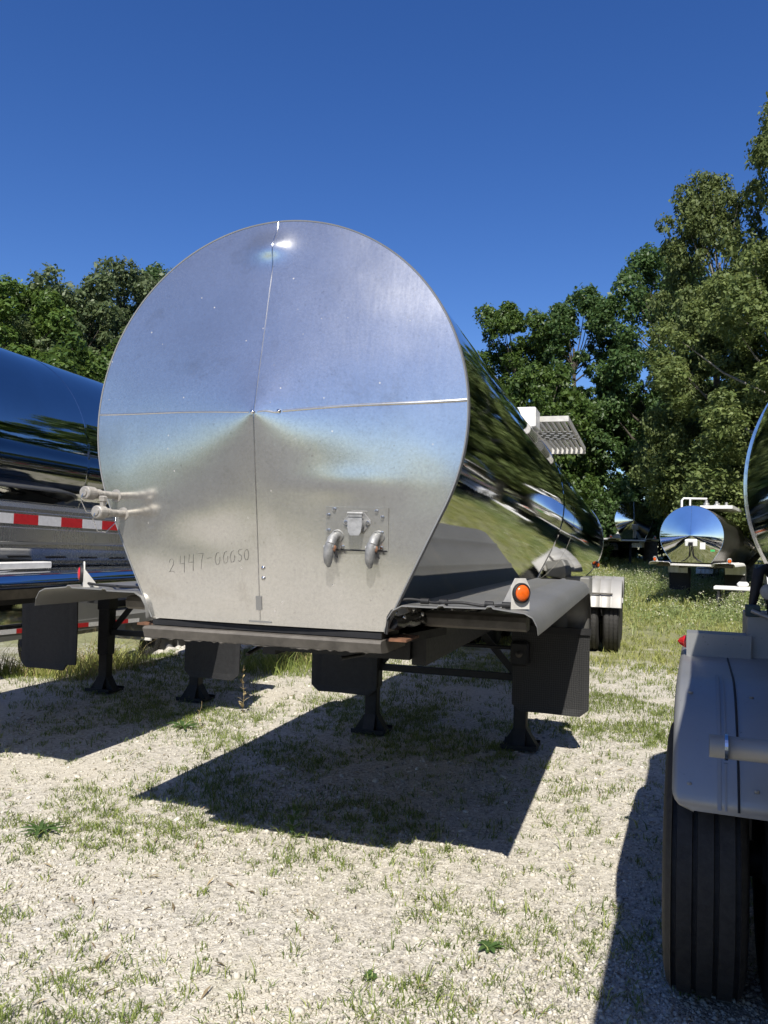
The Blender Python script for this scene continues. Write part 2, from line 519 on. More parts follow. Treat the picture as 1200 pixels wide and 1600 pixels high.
# ------------------------------------------------------------------ terrain
def ss(a, b_, x):
    t = np.clip((np.asarray(x, dtype=float) - a) / (b_ - a), 0, 1)
    return t * t * (3 - 2 * t)
class VNoise:
    def __init__(s, seed, n_=64):
        s.n = n_; s.g = np.random.RandomState(seed).rand(n_, n_)
    def __call__(s, x, y):
        x = np.asarray(x, dtype=float); y = np.asarray(y, dtype=float)
        xi = np.floor(x).astype(int); yi = np.floor(y).astype(int)
        fx = x - xi; fy = y - yi
        fx = fx * fx * (3 - 2 * fx); fy = fy * fy * (3 - 2 * fy)
        g = s.g; n_ = s.n
        a = g[xi % n_, yi % n_]; b_ = g[(xi + 1) % n_, yi % n_]; c = g[xi % n_, (yi + 1) % n_]; d = g[(xi + 1) % n_, (yi + 1) % n_]
        return (a * (1 - fx) + b_ * fx) * (1 - fy) + (c * (1 - fx) + d * fx) * fy
vn1, vn2, vn3 = VNoise(3), VNoise(5), VNoise(9)
def fbm(v_, x, y, s_):
    return 0.55 * v_(x * s_, y * s_) + 0.3 * v_(x * s_ * 2.1 + 7, y * s_ * 2.1 + 3) + 0.15 * v_(x * s_ * 4.3 + 1, y * s_ * 4.3 + 9)
def gz(x, y):
    x = np.asarray(x, dtype=float); y = np.asarray(y, dtype=float)
    z = 0.06 * np.maximum(0, y - 25) * (1 - ss(34, 60, y) * 0.4)
    z = np.where(y > 60, 0.06 * 35 * 0.6, z)
    z = z - 0.55 * ss(-4.9, -5.8, x) * ss(4.2, 6.2, y)
    z = z + 0.03 * (fbm(vn1, x, y, 0.7) - 0.5) * ss(0.2, 1.5, np.abs(y + 1))
    return z
def gz1(x, y): return float(gz(x, y))
xs = np.unique(np.concatenate([-np.geomspace(12, 600, 22)[::-1], np.linspace(-12, 12, 97), np.geomspace(12, 600, 22)]))
ys = np.unique(np.concatenate([-np.geomspace(6, 600, 22)[::-1], np.linspace(-6, 26, 129), np.geomspace(26, 900, 26)]))
GX, GY = np.meshgrid(xs, ys, indexing='ij')
GZ = gz(GX, GY)
V = np.stack([GX, GY, GZ], -1).reshape(-1, 3)
ny = len(ys)
I, J = np.meshgrid(np.arange(len(xs) - 1), np.arange(ny - 1), indexing='ij')
a0 = (I * ny + J).ravel()
F = np.stack([a0, a0 + ny, a0 + ny + 1, a0 + 1], -1)
kind(np_mesh('ground', V, F, 'gravel_ground', smooth=True), 'structure')

# dark asphalt lane behind the photographer, mirrored in the tank ends
xs2 = np.linspace(-70, 70, 41); ys2 = np.linspace(-60, -8.2, 30)
GX, GY = np.meshgrid(xs2, ys2, indexing='ij')
V = np.stack([GX, GY, gz(GX, GY) * 0 + 0.03], -1).reshape(-1, 3)
I, J = np.meshgrid(np.arange(40), np.arange(29), indexing='ij'); a0 = (I * 30 + J).ravel()
kind(np_mesh('road', V, np.stack([a0, a0 + 30, a0 + 31, a0 + 1], -1), 'asphalt', smooth=True), 'structure')

# ------------------------------------------------------------------ tank trailer parts
TILT = 0.0314
def keyhole(R, b_, dz, n_=132):
    """outline of the front end: circle with straight flanks to a narrower flat foot; dz = foot below the centre.
    Runs from the right foot corner over the top to the left one."""
    d = hypot(b_, dz); phi = atan2(-dz, b_); ta = phi + acos(R / d)
    pts = []
    for k in range(14):
        t = k / 14
        pts.append((b_ + (R * cos(ta) - b_) * t, -dz + (R * sin(ta) + dz) * t))
    for k in range(n_ + 1):
        a = ta + (pi - 2 * ta) * k / n_
        pts.append((R * cos(a), R * sin(a)))
    for k in range(13, -1, -1):
        t = k / 14
        pts.append((-(b_ + (R * cos(ta) - b_) * t), -dz + (R * sin(ta) + dz) * t))
    return pts

class EndCap:
    """shallow cone on the keyhole outline, in a frame (u right, v up, w forward)"""
    def __init__(s, R, b_, dz, p, zc, tilt, bumps=()):
        s.R, s.p, s.zc, s.tilt, s.bumps = R, p, zc, tilt, bumps
        s.out = keyhole(R, b_, dz)
        o = list(s.out)
        n0 = 20
        for k in range(1, n0):                         # close along the foot
            t = k / n0
            o.append((-b_ + 2 * b_ * t, -dz))
        s.loop = o
        ang = np.array([atan2(q[1], q[0]) for q in o]); rad = np.array([hypot(*q) for q in o])
        i = np.argsort(ang); s.ang = ang[i]; s.rad = rad[i]
    def w(s, u, v):
        r = hypot(u, v)
        ro = float(np.interp(atan2(v, u), s.ang, s.rad, period=2 * pi))
        w_ = s.p * (1 - r / s.R)
        for (bu, bv, su, sv, am) in s.bumps:
            w_ += am * math.exp(-((u - bu) / su) ** 2 - ((v - bv) / sv) ** 2) * min(1, max(0, (1 - r / ro) * 14))
        return w_
    def P(s, u, v, off=0.0, w=None):
        w_ = (s.w(u, v) if w is None else w) + off
        return Vector((u, v * sin(s.tilt) - w_ * cos(s.tilt), s.zc + v * cos(s.tilt) + w_ * sin(s.tilt)))
    def frame(s, u, v):
        """4x4: x along the surface to the right, y out of the surface, z up the surface"""
        e = 0.03
        P = s.P(u, v); tu = (s.P(u + e, v) - s.P(u - e, v)).normalized(); tv = s.P(u, v + e) - s.P(u, v - e)
        nn = tv.cross(tu).normalized() * -1
        if nn.y > 0: nn = -nn
        tv = (tv - tv.dot(tu) * tu).normalized()
        Mx = Matrix(((tu.x, nn.x, tv.x), (tu.y, nn.y, tv.y), (tu.z, nn.z, tv.z))).to_4x4(); Mx.translation = P
        return Mx

def cap_mesh(cap, parent, mat, name='end_cap', rings=56):
    mb = MB(); lp = cap.loop; n_ = len(lp)
    vs = [cap.P(0, 0)]
    for i in range(1, rings + 1):
        t = i / rings
        for (u, v) in lp:
            vs.append(cap.P(u * t, v * t))
    fs = []
    for k in range(n_):
        fs.append((0, 1 + k, 1 + (k + 1) % n_))
    for i in range(rings - 1):
        o = 1 + i * n_
        for k in range(n_):
            k2 = (k + 1) % n_
            fs.append((o + k, o + n_ + k, o + n_ + k2, o + k2))
    mb.add(vs, fs, True)
    return mb.build(name, mat, parent)

def ring_pts(cap_zc, tilt, y, prof, grow=1.0):
    zc = cap_zc - tilt * y
    return [Vector((u * grow, y + v * sin(tilt), zc + v)) for (u, v) in prof]

def circle(R, n_=120, a0=-pi / 2):
    return [(R * cos(a0 + 2 * pi * k / n_), R * sin(a0 + 2 * pi * k / n_)) for k in range(n_ + 1)]

def bolt(mb, Mx, r=0.008, h=0.008, seg=6):
    mb.lathe([(0, r), (h, r), (h * 1.05, r * 0.85), (h * 1.05, 0.0005)], seg, Mx, 'y', False)

def tyre_profile(w_, R, grooves=True):
    h = w_ / 2
    p = [(-h * 0.70, R * 0.56), (-h * 0.93, R * 0.62), (-h, R * 0.74), (-h * 0.97, R * 0.86), (-h * 0.90, R * 0.945), (-h * 0.80, R * 0.985)]
    if grooves:
        c = [-0.5, -0.17, 0.17, 0.5]; g = 0.045
        for q in c:
            p += [((q - g) * h * 1.5 * 0.95, R), ((q - g * 0.7) * h * 1.5 * 0.95, R - 0.016), ((q + g * 0.7) * h * 1.5 * 0.95, R - 0.016), ((q + g) * h * 1.5 * 0.95, R)]
    else:
        p += [(-h * 0.6, R), (h * 0.6, R)]
    p += [(h * 0.80, R * 0.985), (h * 0.90, R * 0.945), (h * 0.97, R * 0.86), (h, R * 0.74), (h * 0.93, R * 0.62), (h * 0.70, R * 0.56)]
    return p

def make_wheel(parent, x, y, z, R=0.5, w_=0.27, side=1, seg=48):
    """tyre part with its rim as a sub-part"""
    mb = MB()
    Mx = Matrix.Translation((x, y, z))
    prof = tyre_profile(w_, R)
    mb.lathe(prof, seg, Mx, 'x', False)
    for i in range(len(mb.sm)): mb.sm[i] = (i % (len(prof) - 1)) < 4 or (i % (len(prof) - 1)) > len(prof) - 6
    t = mb.build('tyre', 'tyre_rubber', parent)
    h = w_ / 2
    mb = MB()
    s_ = side
    mb.lathe([(-h * 0.68, R * 0.56), (-h * 0.6, R * 0.53), (h * 0.6, R * 0.53), (h * 0.68, R * 0.56)], 32, Mx, 'x')
    mb.lathe([(s_ * h * 0.1, R * 0.54), (s_ * h * 0.15, R * 0.40), (s_ * h * 0.45, R * 0.30), (s_ * h * 0.5, R * 0.2), (s_ * h * 0.9, R * 0.17), (s_ * h * 0.95, 0.001)], 32, Mx, 'x')
    mb.build('rim', 'dull_sheet', t)
    return t

def arc_fender(parent, x0, x1, yc0, yc1, zc, R, a0, a1, mat, ribs=3, name='rear_fender', drop=0.03, corner=0.0):
    """mud guard over one axle (or a pair): arc at the front, flat top, arc at the rear, rolled side lips, pressed ribs"""
    path = []
    for k in range(41):
        a = a0 + (pi / 2 - a0) * k / 40
        path.append((yc0 + R * cos(pi - a), zc + R * sin(a)))
    if yc1 > yc0 + 1e-6: path.append((yc1, zc + R))
    for k in range(1, 15):
        a = pi / 2 - (pi / 2 - a1) * k / 14
        path.append((yc1 + R * cos(a), zc + R * sin(a)))
    n_ = len(path)
    xs_ = [x0 - 0.001, x0 + 0.004, x0 + 0.02]
    w_ = x1 - x0
    offs = [-drop, -drop * 0.35, 0]
    for r_ in range(ribs):
        c = x0 + w_ * (r_ + 1) / (ribs + 1)
        xs_ += [c - 0.014, c - 0.007, c + 0.007, c + 0.014]; offs += [0, 0.008, 0.008, 0]
    xs_ += [x1 - 0.02, x1 - 0.004, x1 + 0.001]; offs += [0, -drop * 0.35, -drop]
    def pt(i, x, o):
        y, z = path[i]
        if i == 0: t = (path[1][0] - y, path[1][1] - z)
        elif i == n_ - 1: t = (y - path[-2][0], z - path[-2][1])
        else: t = (path[i + 1][0] - path[i - 1][0], path[i + 1][1] - path[i - 1][1])
        l = hypot(*t); nx, nz = -t[1] / l, t[0] / l
        if corner > 0 and dist[i] < corner:
            e = corner - sqrt(max(0, corner ** 2 - (corner - dist[i]) ** 2))
            x = min(max(x, x0 + e), x1 - e)
        wv = 0.004 * sin(z * 9 + x * 5) * (corner > 0)
        return Vector((x, y + nx * (o + wv), z + nz * (o + wv)))
    dist = [0.0]
    for i in range(1, n_): dist.append(dist[-1] + hypot(path[i][0] - path[i - 1][0], path[i][1] - path[i - 1][1]))
    mb = MB()
    up = [[pt(i, x, o) for x, o in zip(xs_, offs)] for i in range(n_)]
    dn = [[pt(i, x, o - 0.004) for x, o in zip(xs_, offs)] for i in range(n_)]
    mb.sheet(up, smooth=True)
    mb.sheet([row[::-1] for row in dn], smooth=True)
    for row_u, row_d in ((up[0], dn[0]), (up[-1], dn[-1])): mb.sheet([row_u, row_d], smooth=False)
    for j in (0, -1): mb.sheet([[r_[j] for r_ in up], [r_[j] for r_ in dn]], smooth=False)
    return mb.build(name, mat, parent)

def front_fender(parent, s, y0, y1, zt, x_in=0.60, x_out=1.21, z_drop=0.93, mat='dull_sheet', bar=True):
    """long flat fender beside the tank: rolled sides, wavy folded front lip, rear end bent down; s = +1 right, -1 left"""
    prof = [(x_in - 0.022, -0.115), (x_in - 0.012, -0.055), (x_in + 0.012, -0.018), (x_in + 0.05, -0.002), (x_in + 0.14, 0.0),
            (x_in + 0.20, 0.001), (x_in + 0.207, 0.009), (x_in + 0.224, 0.009), (x_in + 0.231, 0.001), (x_in + 0.40, 0.003), (x_in + 0.407, 0.011), (x_in + 0.424, 0.011), (x_in + 0.431, 0.003),
            (x_out - 0.10, 0.002), (x_out - 0.055, -0.006), (x_out - 0.022, -0.026), (x_out - 0.004, -0.06), (x_out, -0.092)]
    rows = []
    n1 = 12
    for k in range(n1 + 1):
        rows.append((y0 + (y1 - 0.42 - y0) * (k / n1), zt, 0.0))
    for k in range(1, 9):
        a = (pi / 2) * k / 8
        rows.append((y1 - 0.42 + 0.42 * sin(a), zt - 0.30 * (1 - cos(a)), a))
    rows.append((y1 + 0.01, z_drop, pi / 2))
    def pt(r, q, off=0.0):
        y, z, a = r; x, h = q
        h += off
        wob = 0.004 * sin(x * 37 + 1.3) * (1 if y < y0 + 0.05 else 0.35)
        return Vector((s * x, y + h * sin(a), z + h * cos(a) + wob))
    mb = MB()
    up = [[pt(r, q) for q in prof] for r in rows]
    dn = [[pt(r, q, -0.005) for q in prof] for r in rows]
    if s < 0: up = [r[::-1] for r in up]; dn = [r[::-1] for r in dn]
    mb.sheet([r[::-1] for r in up], smooth=True); mb.sheet(dn, smooth=True)
    mb.sheet([up[0], dn[0]], smooth=False); mb.sheet([dn[-1], up[-1]], smooth=False)
    mb.sheet([[r[0] for r in up], [r[0] for r in dn]], smooth=False); mb.sheet([[r[-1] for r in dn], [r[-1] for r in up]], smooth=False)
    f = mb.build('front_fender', mat, parent)
    if not bar: return f
    mb = MB()                                                  # folded bar below the front edge
    pr = [(y0 + 0.55 + q_, zt - 0.085 + z_) for q_, z_ in ((0.05, 0.015), (0.012, 0.008), (0.0, -0.012), (0.004, -0.045), (0.03, -0.058), (0.12, -0.055), (0.12, 0.015))]
    poly = [Vector((s * (x_in - 0.02), q[0], q[1])) for q in pr]
    mb.prism(poly, (s * (x_out - x_in - 0.10), 0, 0))
    mb.build('support_bar', 'beam_steel', f)
    for yy in (y0 + 1.1, y0 + 2.2):
        mb = MB(); mb.box(min(s * (x_in - 0.05), s * (x_out - 0.08)), max(s * (x_in - 0.05), s * (x_out - 0.08)), yy, yy + 0.05, zt - 0.075, zt - 0.02)
        mb.build('bracket', 'beam_steel', f)
    return f

def marker_lamp(parent, P, nrm, lens_mat, r=0.033, mat='pale_paint'):
    """hexagonal upright bracket with a round lens in a dark rubber ring"""
    nz = Vector(nrm).normalized(); ax = Vector((0, 0, 1)).cross(nz).normalized(); up = Vector((0, 0, 1))
    Mx = Matrix(((ax.x, nz.x, up.x), (ax.y, nz.y, up.y), (ax.z, nz.z, up.z))).to_4x4(); Mx.translation = Vector(P)
    mb = MB()
    w_ = r * 1.35
    poly = [(-w_, -0.066), (w_, -0.066), (w_, r * 0.7), (w_ * 0.55, r * 1.75), (-w_ * 0.55, r * 1.75), (-w_, r * 0.7)]
    mb.prism([Mx @ Vector((q[0], -0.006, q[1])) for q in poly], Mx.to_3x3() @ Vector((0, 0.006, 0)))
    mb.prism([Mx @ Vector(q) for q in ((-w_, -0.006, -0.066), (-w_, -0.006, r * 0.7), (-w_, -0.075, -0.066))], Mx.to_3x3() @ Vector((0.004, 0, 0)))
    mb.prism([Mx @ Vector(q) for q in ((w_ - 0.004, -0.006, -0.066), (w_ - 0.004, -0.006, r * 0.7), (w_ - 0.004, -0.075, -0.066))], Mx.to_3x3() @ Vector((0.004, 0, 0)))
    bk = mb.build('lamp_bracket', mat, parent)
    mb = MB(); mb.lathe([(0.0, r * 1.22), (0.012, r * 1.22), (0.016, r * 1.12), (0.014, r * 0.98), (0.0, r * 0.98)], 28, Mx, 'y')
    mb.build('lamp_ring', 'rubber', bk)
    mb = MB(); mb.lathe([(0.004, r), (0.016, r * 0.97), (0.022, r * 0.8), (0.025, r * 0.45), (0.026, 0.0005)], 28, Mx, 'y')
    mb.build('lens', lens_mat, bk)
    return bk

def landing_leg(parent, x, y, ztop):
    mb = MB()
    mb.box(x - 0.068, x + 0.068, y - 0.068, y + 0.068, 0.40, ztop, bev=0.012)
    mb.box(x - 0.054, x + 0.054, y - 0.054, y + 0.054, 0.05, 0.43, bev=0.008)
    mb.box(x - 0.078, x + 0.078, y - 0.078, y + 0.078, ztop - 0.22, ztop - 0.06, bev=0.01)
    lg = mb.build('landing_leg', 'black_steel', parent)
    mb = MB()
    mb.box(x - 0.15, x + 0.15, y - 0.13, y + 0.13, 0.012, 0.030)
    mb.box(x - 0.15, x + 0.15, y - 0.135, y - 0.122, 0.030, 0.05); mb.box(x - 0.15, x + 0.15, y + 0.122, y + 0.135, 0.030, 0.05)
    for s in (-1, 1):
        mb.prism([(x + s * 0.055, y - 0.05, 0.030), (x + s * 0.145, y - 0.05, 0.030), (x + s * 0.055, y - 0.05, 0.17)], (0, 0.1, 0))
        mb.prism([(x - 0.05, y + s * 0.055, 0.030), (x - 0.05, y + s * 0.12, 0.030), (x - 0.05, y + s * 0.055, 0.17)], (0.1, 0, 0))
    mb.build('foot', 'black_steel', lg)
    return lg

def mud_flap(parent, x0, x1, y, z0, z1, mat='rubber', notch=None, tail=0.0):
    """hanging rubber sheet with rounded lower corners, raised edge and a clamp bar; slightly curved"""
    mb = MB()
    r = 0.07; xm = (x0 + x1) / 2; nx = 15
    front = []; back = []
    for j in range(13):
        t = j / 12; z = z1 + (z0 - z1) * t
        rowf = []; rowb = []
        for i in range(nx):
            q = i / (nx - 1)
            e = 0.0
            dz = z - z0
            if dz < r:
                e = r - sqrt(max(0, r * r - (r - dz) ** 2))
            X = x0 + e + (x1 - x0 - 2 * e) * q
            zz = z
            if notch and q > notch[0] and t > notch[1]: zz = z1 + (z0 - z1) * notch[1]
            yy = y + 0.025 * sin(t * 2.2) + 0.012 * sin(q * 5.0) * t + tail * t * t
            bord = 0.004 if (i in (0, 1, nx - 2, nx - 1) or j > 11) else 0.0
            rowf.append(Vector((X, yy - bord, zz))); rowb.append(Vector((X, yy + 0.012, zz)))
        front.append(rowf); back.append(rowb)
    mb.sheet(front, smooth=False); mb.sheet([r_[::-1] for r_ in back], smooth=False)
    mb.sheet([[r_[0] for r_ in back], [r_[0] for r_ in front]], smooth=False)
    mb.sheet([[r_[-1] for r_ in front], [r_[-1] for r_ in back]], smooth=False)
    mb.sheet([front[-1], back[-1]], smooth=False); mb.sheet([back[0], front[0]], smooth=False)
    f = mb.build('mud_flap', mat, parent)
    mb = MB(); mb.box(x0 - 0.01, x1 + 0.01, y - 0.022, y + 0.026, z1 - 0.02, z1 + 0.03)
    mb.build('clamp_bar', 'black_steel', f)
    return f

def gear_braces(parent, x, y, zlow, ztop):
    def bar(P, Q, r=0.028):
        mb = MB(); P = Vector(P); Q = Vector(Q); d = Q - P; l = d.length
        zax = d.normalized(); xa = zax.orthogonal().normalized(); ya = zax.cross(xa)
        if abs(zax.z) < 0.95:
            ya = Vector((0, 1, 0)); xa = ya.cross(zax).normalized(); ya = zax.cross(xa)
        Mx = Matrix(((xa.x, ya.x, zax.x), (xa.y, ya.y, zax.y), (xa.z, ya.z, zax.z))).to_4x4(); Mx.translation = P
        mb.box(-r, r, -r * 0.45, r * 0.45, 0, l, mat=Mx)
        mb.box(-r, -r + 0.008, r * 0.45, r * 1.6, 0, l, mat=Mx)
        return mb.build('brace', 'black_steel', parent)
    bar((-x + 0.06, y, zlow), (x - 0.06, y, zlow))
    bar((-x + 0.06, y + 0.03, zlow + 0.03), (-x * 0.35, y + 0.03, ztop))
    bar((x - 0.06, y + 0.03, zlow + 0.03), (x * 0.35, y + 0.03, ztop))

def seg_barrel(parent, name, zc, tilt, y0, y1, prof, mat, nseg=2, closed_bottom=False, cap_=None):
    mb = MB()
    rows = [ring_pts(zc, tilt, y0 + (y1 - y0) * k / nseg, prof) for k in range(nseg + 1)]
    if cap_ is not None: rows[0] = [cap_.P(u, v) for (u, v) in prof]
    mb.sheet(rows, smooth=True)
    if closed_bottom:
        mb.sheet([[rows[k][0], rows[k][-1]] for k in range(nseg + 1)], smooth=False)
    return mb.build(name, mat, parent)

def seam_band(parent, zc, tilt, y, prof, wid=0.03, h=0.004, mat='polished_side', name='seam_band'):
    mb = MB(); rows = []
    for dy, g in ((-wid / 2, 0.999), (-wid / 2 + 0.004, 1 + h), (wid / 2 - 0.004, 1 + h), (wid / 2, 0.999)):
        rows.append(ring_pts(zc, tilt, y + dy, prof, 1.0) if False else [Vector((u * g, y + dy + v * sin(tilt), zc - tilt * y + v * g)) for (u, v) in prof])
    mb.sheet(rows, smooth=False)
    return mb.build(name, mat, parent)

def rear_head(parent, zc, tilt, y, R, mat, depth=0.16, sgn=1):
    mb = MB(); rows = []
    for k in range(11):
        t = k / 10
        r = R * cos(t * pi / 2) if t < 1 else 0.001
        d = depth * sin(t * pi / 2)
        rows.append([Vector((u, y + sgn * d + v * sin(tilt), zc - tilt * y + v)) for (u, v) in circle(max(r, 0.001), 96)])
    mb.sheet(rows, smooth=True)
    o = mb.build('rear_head', mat, parent)
    mb = MB(); rows = []
    for dy, g in ((-0.02, 1.0), (-0.018, 1.010), (0.014, 1.010), (0.02, 0.996)):
        rows.append([Vector((u * g, y + sgn * dy + v * sin(tilt), zc - tilt * y + v * g)) for (u, v) in circle(R, 96)])
    mb.sheet(rows, smooth=False)
    mb.build('rim_band', 'chrome', o)
    return o

def frame_rails(parent, y0, y1, zl=1.02, zh=1.22, x=0.45, cross=(1.0, 2.4, 3.6, 5.2, 7.0, 9.0, 11.0, 12.5)):
    for s in (-1, 1):
        mb = MB(); mb.box(s * x - 0.04, s * x + 0.04, y0, y1, zl, zh)
        mb.build('frame_rail', 'black_steel', parent)
    for yy in cross:
        mb = MB(); mb.box(-x + 0.041, x - 0.041, yy - 0.04, yy + 0.04, zl + 0.03, zh - 0.03)
        mb.build('cross_member', 'black_steel', parent)

def running_gear(parent, axles, fend_mat, seg=48, xout=1.30, R=0.5, detail=True):
    for ya in axles:
        for s in (-1, 1):
            make_wheel(parent, s * (xout - 0.14), ya, R, R, 0.27, s, seg)
            make_wheel(parent, s * (xout - 0.47), ya, R, R, 0.27, s, seg)
        mb = MB(); mb.lathe([(-xout + 0.1, 0.065), (xout - 0.1, 0.065)], 14, Matrix.Translation((0, ya, R)), 'x')
        mb.build('axle', 'black_steel', parent)
    for s in (-1, 1):
        x0, x1 = sorted((s * (xout - 0.64), s * (xout + 0.02)))
        for ya in axles:
            fd = arc_fender(parent, x0, x1, ya, ya, R + 0.06, 0.62, radians(18), radians(28), fend_mat, 3)
            mb = MB()
            yy = ya - 0.62 * cos(radians(38)); zz = R + 0.06 + 0.62 * sin(radians(38))
            mb.tube([(x0 - 0.1 if s > 0 else x0 + 0.05, yy - 0.035, zz + 0.02), (x1 - 0.14 if s > 0 else x1 + 0.1, yy - 0.035, zz + 0.02)], 0.014, 8)
            mb.build('stay_rod', 'beam_steel', fd)

# ------------------------------------------------------------------ the big tank trailer in the middle
R0, ZC0, B0, ZB0 = 0.9075, 2.2221, 0.5683, 1.3071
T = thing('tank_trailer', 'big polished tank trailer in the middle, cone-shaped end with a handwritten number', 'tank trailer', group='parked tank trailers')
cap = EndCap(R0, B0, ZC0 - ZB0, 0.155, ZC0, TILT, bumps=((-0.015, 0.775, 0.09, 0.058, 0.028), (0.42, -0.30, 0.25, 0.06, 0.004), (-0.30, -0.55, 0.22, 0.10, -0.004), (0.0, -0.9, 0.4, 0.05, -0.004)))  # first bump is invented, shaped to throw a sun glint near the top
ec = cap_mesh(cap, T, 'brushed_end')
# vertical lap seam, apex button, side ridges
mb = MB()
seamv = [R0 - 0.003 - k * (R0 + ZC0 - ZB0 - 0.01) / 60 for k in range(61)]
mb.tube([cap.P(0.004, v, 0.001) for v in seamv], 0.0026, 6)
mb.build('weld_seam', 'chrome', ec)
mb = MB()
mb.prism([cap.P(u, v, 0.001) for u, v in ((-0.012, -0.85), (0.016, -0.85), (0.016, -0.79), (-0.012, -0.79))], (0, -0.003, 0))
mb.prism([cap.P(u, v, 0.001) for u, v in ((-0.05, -0.905), (0.06, -0.905), (0.06, -0.898), (-0.05, -0.898))], (0, -0.003, 0))
mb.build('patch_strip', 'dull_sheet', ec)
def ridge(u0, v0, u1, v1, r0, r1):
    mb = MB(); n_ = 40; pts = []; rr = []
    for k in range(n_ + 1):
        t = k / n_
        pts.append(cap.P(u0 + (u1 - u0) * t, v0 + (v1 - v0) * t + 0.004 * sin(t * 5), -r0 * 0.35)); rr.append(r0 + (r1 - r0) * t)
    mb.tube(pts, rr, 10)
    return mb.build('side_ridge', 'brushed_end', ec)
ridge(-0.02, 0.0, -R0 * 0.992, 0.045, 0.004, 0.005)
ridge(0.02, 0.0, 0.11, 0.004, 0.004, 0.005)
ridge(0.13, 0.005, R0 * 0.992, 0.06, 0.006, 0.0075)
mb = MB(); mb.lathe([(0.0, 0.010), (0.006, 0.009), (0.008, 0.0005)], 12, cap.frame(0.0, 0.0), 'y'); mb.build('rivet', 'chrome', ec)
mb = MB(); mb.lathe([(0.0, 0.010), (0.006, 0.009), (0.008, 0.0005)], 12, cap.frame(0.115, 0.004), 'y'); mb.build('rivet', 'chrome', ec)
for (u, v) in ((0.028, -0.665), (0.028, -0.71)):
    mb = MB(); mb.lathe([(0.0, 0.009), (0.005, 0.008), (0.007, 0.0005)], 12, cap.frame(u, v), 'y'); mb.build('rivet', 'chrome', ec)
# folded rim of the end
mb = MB()
o1 = cap.out
rows = []
for (off, g) in ((0.002, 0.9945), (0.003, 1.001), (-0.012, 1.0045), (-0.03, 1.002)):
    rows.append([cap.P(u * g, v * g, 0.0, cap.w(u, v) + off) for (u, v) in o1])
mb.sheet(rows, smooth=False)
mb.build('folded_rim', 'dull_sheet', ec)

# handwriting on the end sheet
DIG = {
 '2': [[(0.05, 0.72), (0.2, 0.95), (0.5, 1.0), (0.72, 0.82), (0.62, 0.55), (0.3, 0.25), (0.05, 0.02), (0.4, 0.1), (0.85, 0.02)]],
 '4': [[(0.2, 1.0), (0.1, 0.45), (0.75, 0.5)], [(0.72, 1.0), (0.68, 0.5), (0.66, -0.1)]],
 '7': [[(0.05, 0.95), (0.75, 1.0), (0.55, 0.5), (0.45, -0.1)]],
 '-': [[(0.1, 0.55), (0.7, 0.6)]],
 '0': [[(0.62, 0.95), (0.25, 0.85), (0.08, 0.45), (0.25, 0.05), (0.6, 0.1), (0.8, 0.5), (0.66, 0.9)]],
 'c': [[(0.66, 1.0), (0.3, 0.9), (0.08, 0.45), (0.25, 0.05), (0.6, 0.08), (0.78, 0.35), (0.76, 0.62)]],
 '5': [[(0.75, 1.0), (0.25, 0.95), (0.22, 0.6), (0.6, 0.5), (0.65, 0.2), (0.35, 0.0), (0.1, 0.1)]],
}
txt = [('2', -0.462, 0.062), ('4', -0.405, 0.068), ('4', -0.357, 0.068), ('7', -0.305, 0.066), ('-', -0.258, 0.066),
       ('c', -0.215, 0.058), ('c', -0.173, 0.056), ('c', -0.137, 0.054), ('5', -0.098, 0.054), ('0', -0.066, 0.052)]
mb = MB()
for (ch, u0, h) in txt:
    v0 = -0.702 + (u0 + 0.462) * 0.165
    for st in DIG[ch]:
        P = []
        for i in range(len(st) - 1):
            for k in range(4):
                t = k / 4
                P.append((st[i][0] * (1 - t) + st[i + 1][0] * t, st[i][1] * (1 - t) + st[i + 1][1] * t))
        P.append(st[-1])
        mb.tube([cap.P(u0 + q[0] * h * 0.62, v0 + q[1] * h, 0.0004) for q in P], [rnd.uniform(0.0006, 0.0016) for q in P], 5)
mb.build('handwritten_number', 'marker_ink', ec)

# electrical and air connections
plate_u, plate_v = 0.455, -0.486
Mp = cap.frame(plate_u, plate_v)
mb = MB(); mb.box(-0.135, 0.135, 0.001, 0.006, -0.09, 0.09, mat=Mp)
pl = mb.build('connector_plate', 'brushed_end', T)
for (u, v) in ((-0.097, 0.080), (0.085, 0.075), (-0.122, 0.055), (0.11, 0.050), (-0.122, -0.01), (0.108, -0.015), (-0.122, -0.078), (-0.06, -0.078), (0.106, -0.078)):
    mb = MB(); bolt(mb, Mp @ Matrix.Translation((u, 0.006, v)), 0.0075, 0.009, 8); mb.build('bolt', 'chrome', pl)
mb = MB()                                                  # lower edge strip of the plate
mb.box(-0.13, 0.13, 0.006, 0.010, -0.094, -0.088, mat=Mp); mb.build('edge_strip', 'black_steel', pl)
# seven-pin socket: diamond flange, round body, hinged lid
Ms = Mp @ Matrix.Translation((0.002, 0.006, 0.022))
mb = MB()
mb.prism([Ms @ Vector(q) for q in ((-0.058, 0, 0), (-0.03, 0, -0.032), (0.03, 0, -0.032), (0.058, 0, 0), (0.058, 0, 0.012), (0.03, 0, 0.045), (-0.03, 0, 0.045), (-0.058, 0, 0.012))], Ms.to_3x3() @ Vector((0, 0.007, 0)))
mb.lathe([(0.0, 0.034), (0.035, 0.034), (0.035, 0.028), (0.01, 0.028)], 20, Ms, 'y')
so = mb.build('electric_socket', 'cast_metal', T)
mb = MB()
lid = [(-0.029, 0.03), (-0.031, 0.0), (-0.027, -0.032), (-0.018, -0.046), (0.018, -0.046), (0.027, -0.032), (0.031, 0.0), (0.029, 0.03)]
mb.prism([Ms @ Vector((q[0], 0.036 + 0.01 * (0.03 - q[1]) / 0.076, q[1])) for q in lid], Ms.to_3x3() @ Vector((0, 0.009, 0)))
